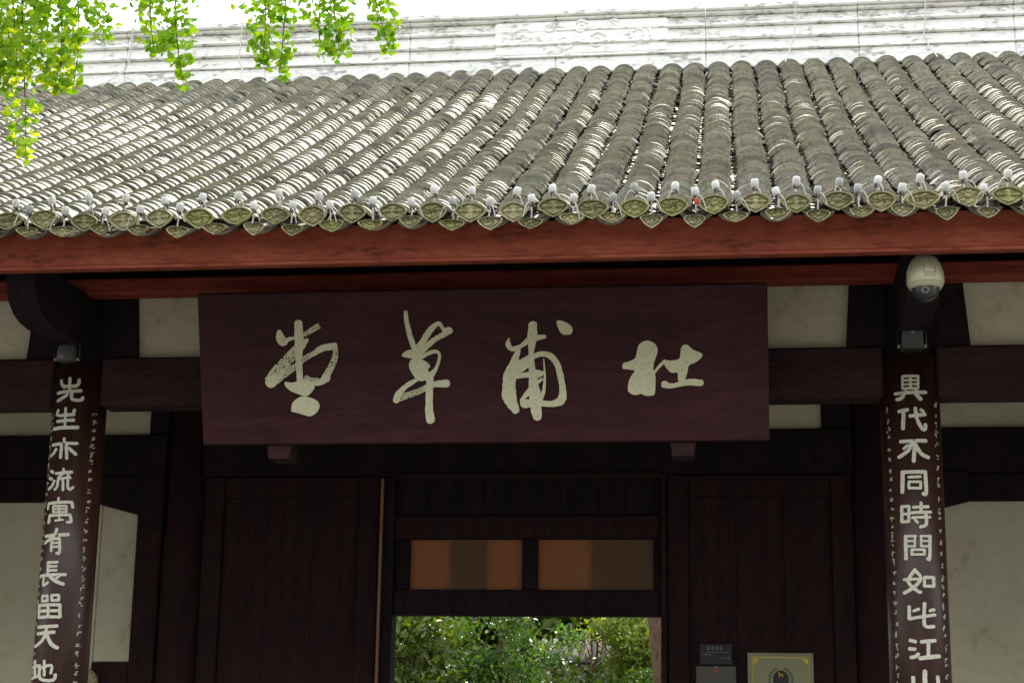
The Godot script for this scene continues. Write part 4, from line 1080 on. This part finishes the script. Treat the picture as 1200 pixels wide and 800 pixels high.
func build_garden():
	bush("camellia_tree", "broad glossy tree filling the left of the doorway view", "tree", Vector3(-4.6, 0, -21.6), Vector3(-4.6, 2.7, -21.8), Vector3(1.25, 1.25, 1.0), 10000, .105, C3(1.0, 1.0, 1.0), .07, 1.0)
	bush("osmanthus_tree", "dense small-leaved tree in the middle of the doorway view", "tree", Vector3(-3.0, 0, -22.4), Vector3(-3.0, 2.75, -22.4), Vector3(.95, 1.25, .9), 10000, .075, C3(.85, 1.1, 1.4), .06, 1.15)
	bush("bamboo_shrub", "light green small-leaved tree on the right of the doorway view", "tree", Vector3(-1.05, 0, -24.4), Vector3(-1.15, 3.1, -24.4), Vector3(1.05, .85, .8), 9000, .075, C3(1.25, 1.2, .9), .05, 1.3)
	bush("holly_bush", "dark shrub below the old garden wall", "shrub", Vector3(-2.2, 0, -23.2), Vector3(-2.2, 2.05, -23.2), Vector3(1.1, .78, .8), 7500, .09, C3(.75, .85, .8), .05, .8)
	bush("yellow_shrub", "yellow-leaved sprig in front of the pale garden wall", "shrub", Vector3(-2.0, 0, -23.8), Vector3(-1.95, 3.2, -23.9), Vector3(.30, .22, .3), 46, .07, C3(5.0, 3.6, .5), .025, 1.1)
	bush("ivy_bush", "dark shrub at the foot of the leaning trunk", "shrub", Vector3(-1.0, 0, -22.2), Vector3(-.98, 2.1, -22.2), Vector3(.5, .65, .5), 2600, .06, C3(.7, .9, .75), .04, .9)
	for k in 7:
		var x := -8.5 + k * 1.75
		bush("tall_tree", "tall dark evergreen in the hedge at the back of the garden", "tree", Vector3(x, 0, -27.5 - (k % 2) * .8), Vector3(x, 4.0, -27.5 - (k % 2) * .8), Vector3(1.7, 2.5, 1.2), 8000, .24, C3(.9, 1.0, .75), .12, .9)
	# the leaning trunk at the right side of the doorway
	var b0 := Vector3(-.80, 0, -21.0)
	var t := thing("leaning_tree", "brown leaning tree trunk at the right edge of the doorway view", "tree", b0)
	var tr := MB.new(b0, true)
	tr.tube([b0, b0 + Vector3(-.02, 1.5, 0), b0 + Vector3(-.06, 2.6, 0), b0 + Vector3(-.12, 3.2, 0), b0 + Vector3(-.35, 4.2, -.1), b0 + Vector3(-.5, 5.2, -.2)], .13, .10, 12)
	obj("trunk", tr.done(), M.bark, t, b0)
	var xf := []
	var cols := []
	for k in 2200:
		var p := b0 + Vector3(-.5, 5.6, -.2) + Vector3(rng.randfn(), rng.randfn() * .6, rng.randfn()) * .9
		if p.y < 4.2: continue
		xf.append(Transform3D(Basis.from_euler(Vector3(rng.randf() * 6, rng.randf() * 6, rng.randf() * 6)).scaled(Vector3.ONE * .1), p))
		cols.append(Color(1, 1, .8))
	copies("crown", oval_leaf(), M.leaf_deep, t, xf, cols)
	# old garden wall with a small tiled coping, half hidden by leaves
	var w := thing("garden_wall", "pale old garden wall with a tiled coping behind the shrubs", "wall", Vector3(-2, 0, -25.4))
	bx("wall_face", w, Vector3(-2.95, 0, -25.6), Vector3(3.0, 2.93, -25.4), M.pinkish_wall, .01)
	var sl := MB.new(Vector3(-2, 3, -25.4))
	sl.prism(Vector3(-3.0, 0, 0), Vector3(0, 0, 1), Vector3.UP, Vector3(6.0, 0, 0), PackedVector2Array([Vector2(-25.8, 2.95), Vector2(-25.2, 2.95), Vector2(-25.2, 2.99), Vector2(-25.5, 3.26), Vector2(-25.8, 2.99)]))
	obj("coping", sl.done(), M.stone, w, Vector3(-2, 3, -25.4))
	for k in 26:
		var x := -2.92 + k * .16
		var r := MB.new(Vector3(x, 3.1, -25.3), true)
		r.tube([Vector3(x, 3.0, -25.18), Vector3(x, 3.27, -25.47)], .045, .045, 8)
		obj("coping_tile", r.done(), M.pinkish_wall, w, Vector3(x, 3.1, -25.3))

func build_shade_trees():
	# unseen trees added across the forecourt to keep the front of the gate dark
	for d in [[-12.5, 6.5], [-9.0, 9.0], [-5.6, 8.0], [-2.4, 9.5], [.8, 8.0], [4.0, 9.5], [7.2, 8.0], [10.5, 6.0], [12.5, 1.5], [-14.0, 1.0]]:
		var at := Vector3(d[0], 0, d[1])
		var t := thing("added_shade_tree", "tall broad added tree, out of view, shading the front of the gate", "tree", at, "added trees across the forecourt")
		var b := MB.new(at, true)
		b.tube([at, at + Vector3(.1, 2.5, 0), at + Vector3(-.1, 5, .1), at + Vector3(0, 8.5, 0)], .3, .08, 10)
		for k in 6:
			var a := TAU * k / 6
			b.tube([at + Vector3(0, 3.0 + k * .5, 0), at + Vector3(cos(a) * 1.4, 4.6 + k * .5, sin(a) * 1.4), at + Vector3(cos(a) * 2.4, 5.4 + k * .5, sin(a) * 2.4)], .1, .02, 6)
		obj("trunk", b.done(), M.bark, t, at)
		var xf := []
		var cols := []
		var clumps := []
		for k in 40: clumps.append(Vector3(rng.randfn() * 1.35, rng.randfn() * 1.8, rng.randfn() * 1.35).limit_length(3.4))
		for k in 6500:
			var c: Vector3 = clumps[rng.randi_range(0, 39)]
			var p := at + Vector3(0, 6.2, 0) + c + Vector3(rng.randfn(), rng.randfn(), rng.randfn()) * .42
			xf.append(Transform3D(Basis.from_euler(Vector3(rng.randf() * 6, rng.randf() * 6, rng.randf() * 6)).scaled(Vector3.ONE * rng.randf_range(.24, .4)), p))
			var g := rng.randf_range(.6, 1.2)
			cols.append(Color(g, g, g))
		copies("crown", oval_leaf(), M.leaf_deep, t, xf, cols)

# ---------------------------------------------------------------- the scene
func _ready():
	rng.seed = 20240611
	var cam := Camera3D.new()
	cam.name = "camera"
	add_child(cam)
	cam.position = Vector3(0, 1.6, 0)
	cam.basis = Basis(Vector3.UP, deg_to_rad(7.4)) * Basis(Vector3.RIGHT, deg_to_rad(13.5)) * Basis(Vector3.BACK, deg_to_rad(0.85))
	cam.fov = rad_to_deg(2.0 * atan(400.0 / 2030.0))
	cam.near = 0.1
	cam.far = 400.0
	cam.current = true
	var we := WorldEnvironment.new()
	we.name = "world_environment"
	var env := Environment.new()
	env.background_mode = Environment.BG_SKY
	var sm := ProceduralSkyMaterial.new()
	sm.sky_top_color = Color(.90, .92, .95)
	sm.sky_horizon_color = Color(.97, .98, .98)
	sm.sky_curve = .2
	sm.ground_horizon_color = Color(.6, .6, .58)
	sm.ground_bottom_color = Color(.35, .34, .32)
	sm.sun_angle_max = 1.0
	sm.energy_multiplier = 2.2
	var sky := Sky.new()
	sky.sky_material = sm
	env.sky = sky
	env.tonemap_mode = Environment.TONE_MAPPER_LINEAR
	env.tonemap_exposure = 1.28
	env.sdfgi_enabled = true
	env.ssao_enabled = true
	env.ssil_enabled = true
	we.environment = env
	add_child(we)
	var sun := DirectionalLight3D.new()
	sun.name = "sun"
	add_child(sun)
	var el := deg_to_rad(47.0)
	var az := deg_to_rad(6.0)
	sun.look_at_from_position(Vector3.ZERO, -Vector3(sin(az) * cos(el), sin(el), -cos(az) * cos(el)))
	sun.light_energy = 1.3
	sun.light_color = Color(1, .96, .88)
	sun.light_angular_distance = 0.5
	sun.shadow_enabled = true

	make_materials()
	var gr := bx("ground", self, Vector3(-60, -.3, -60), Vector3(60, 0, 30), M.stone, 0.0)
	struct(gr)
	var bed := bx("garden_ground", self, Vector3(-30, -.2, -60), Vector3(30, .03, -19.6), M.garden_earth, 0.0)
	struct(bed)
	var pf := bx("platform_pavement", self, Vector3(-8.6, .004, -18.4), Vector3(5.9, .5, -7.9), M.stone, 0.02)
	struct(pf)
	for k in 3:
		var st := bx("entrance_step", self, Vector3(-3.4, .004, -7.898 + k * .33), Vector3(.8, .5 - (k + 1) * .125, -7.572 + k * .33), M.stone, 0.015)
		struct(st)
	build_gate()
	build_plaque()
	build_couplet(COL_L, LEFT, "curved dark red couplet board whose top character has two spreading legs", "small rounded dark spotlight with a bright glass chip above a couplet board", false)
	build_couplet(COL_R, RIGHT, "curved dark red couplet board below the cream dome camera", "small square grey spotlight on the column under the dome camera", true)
	build_camera_dome()
	build_notices()
	build_eave_lamps()
	build_ridge_wires()
	build_ginkgo()
	build_garden()
	build_shade_trees()
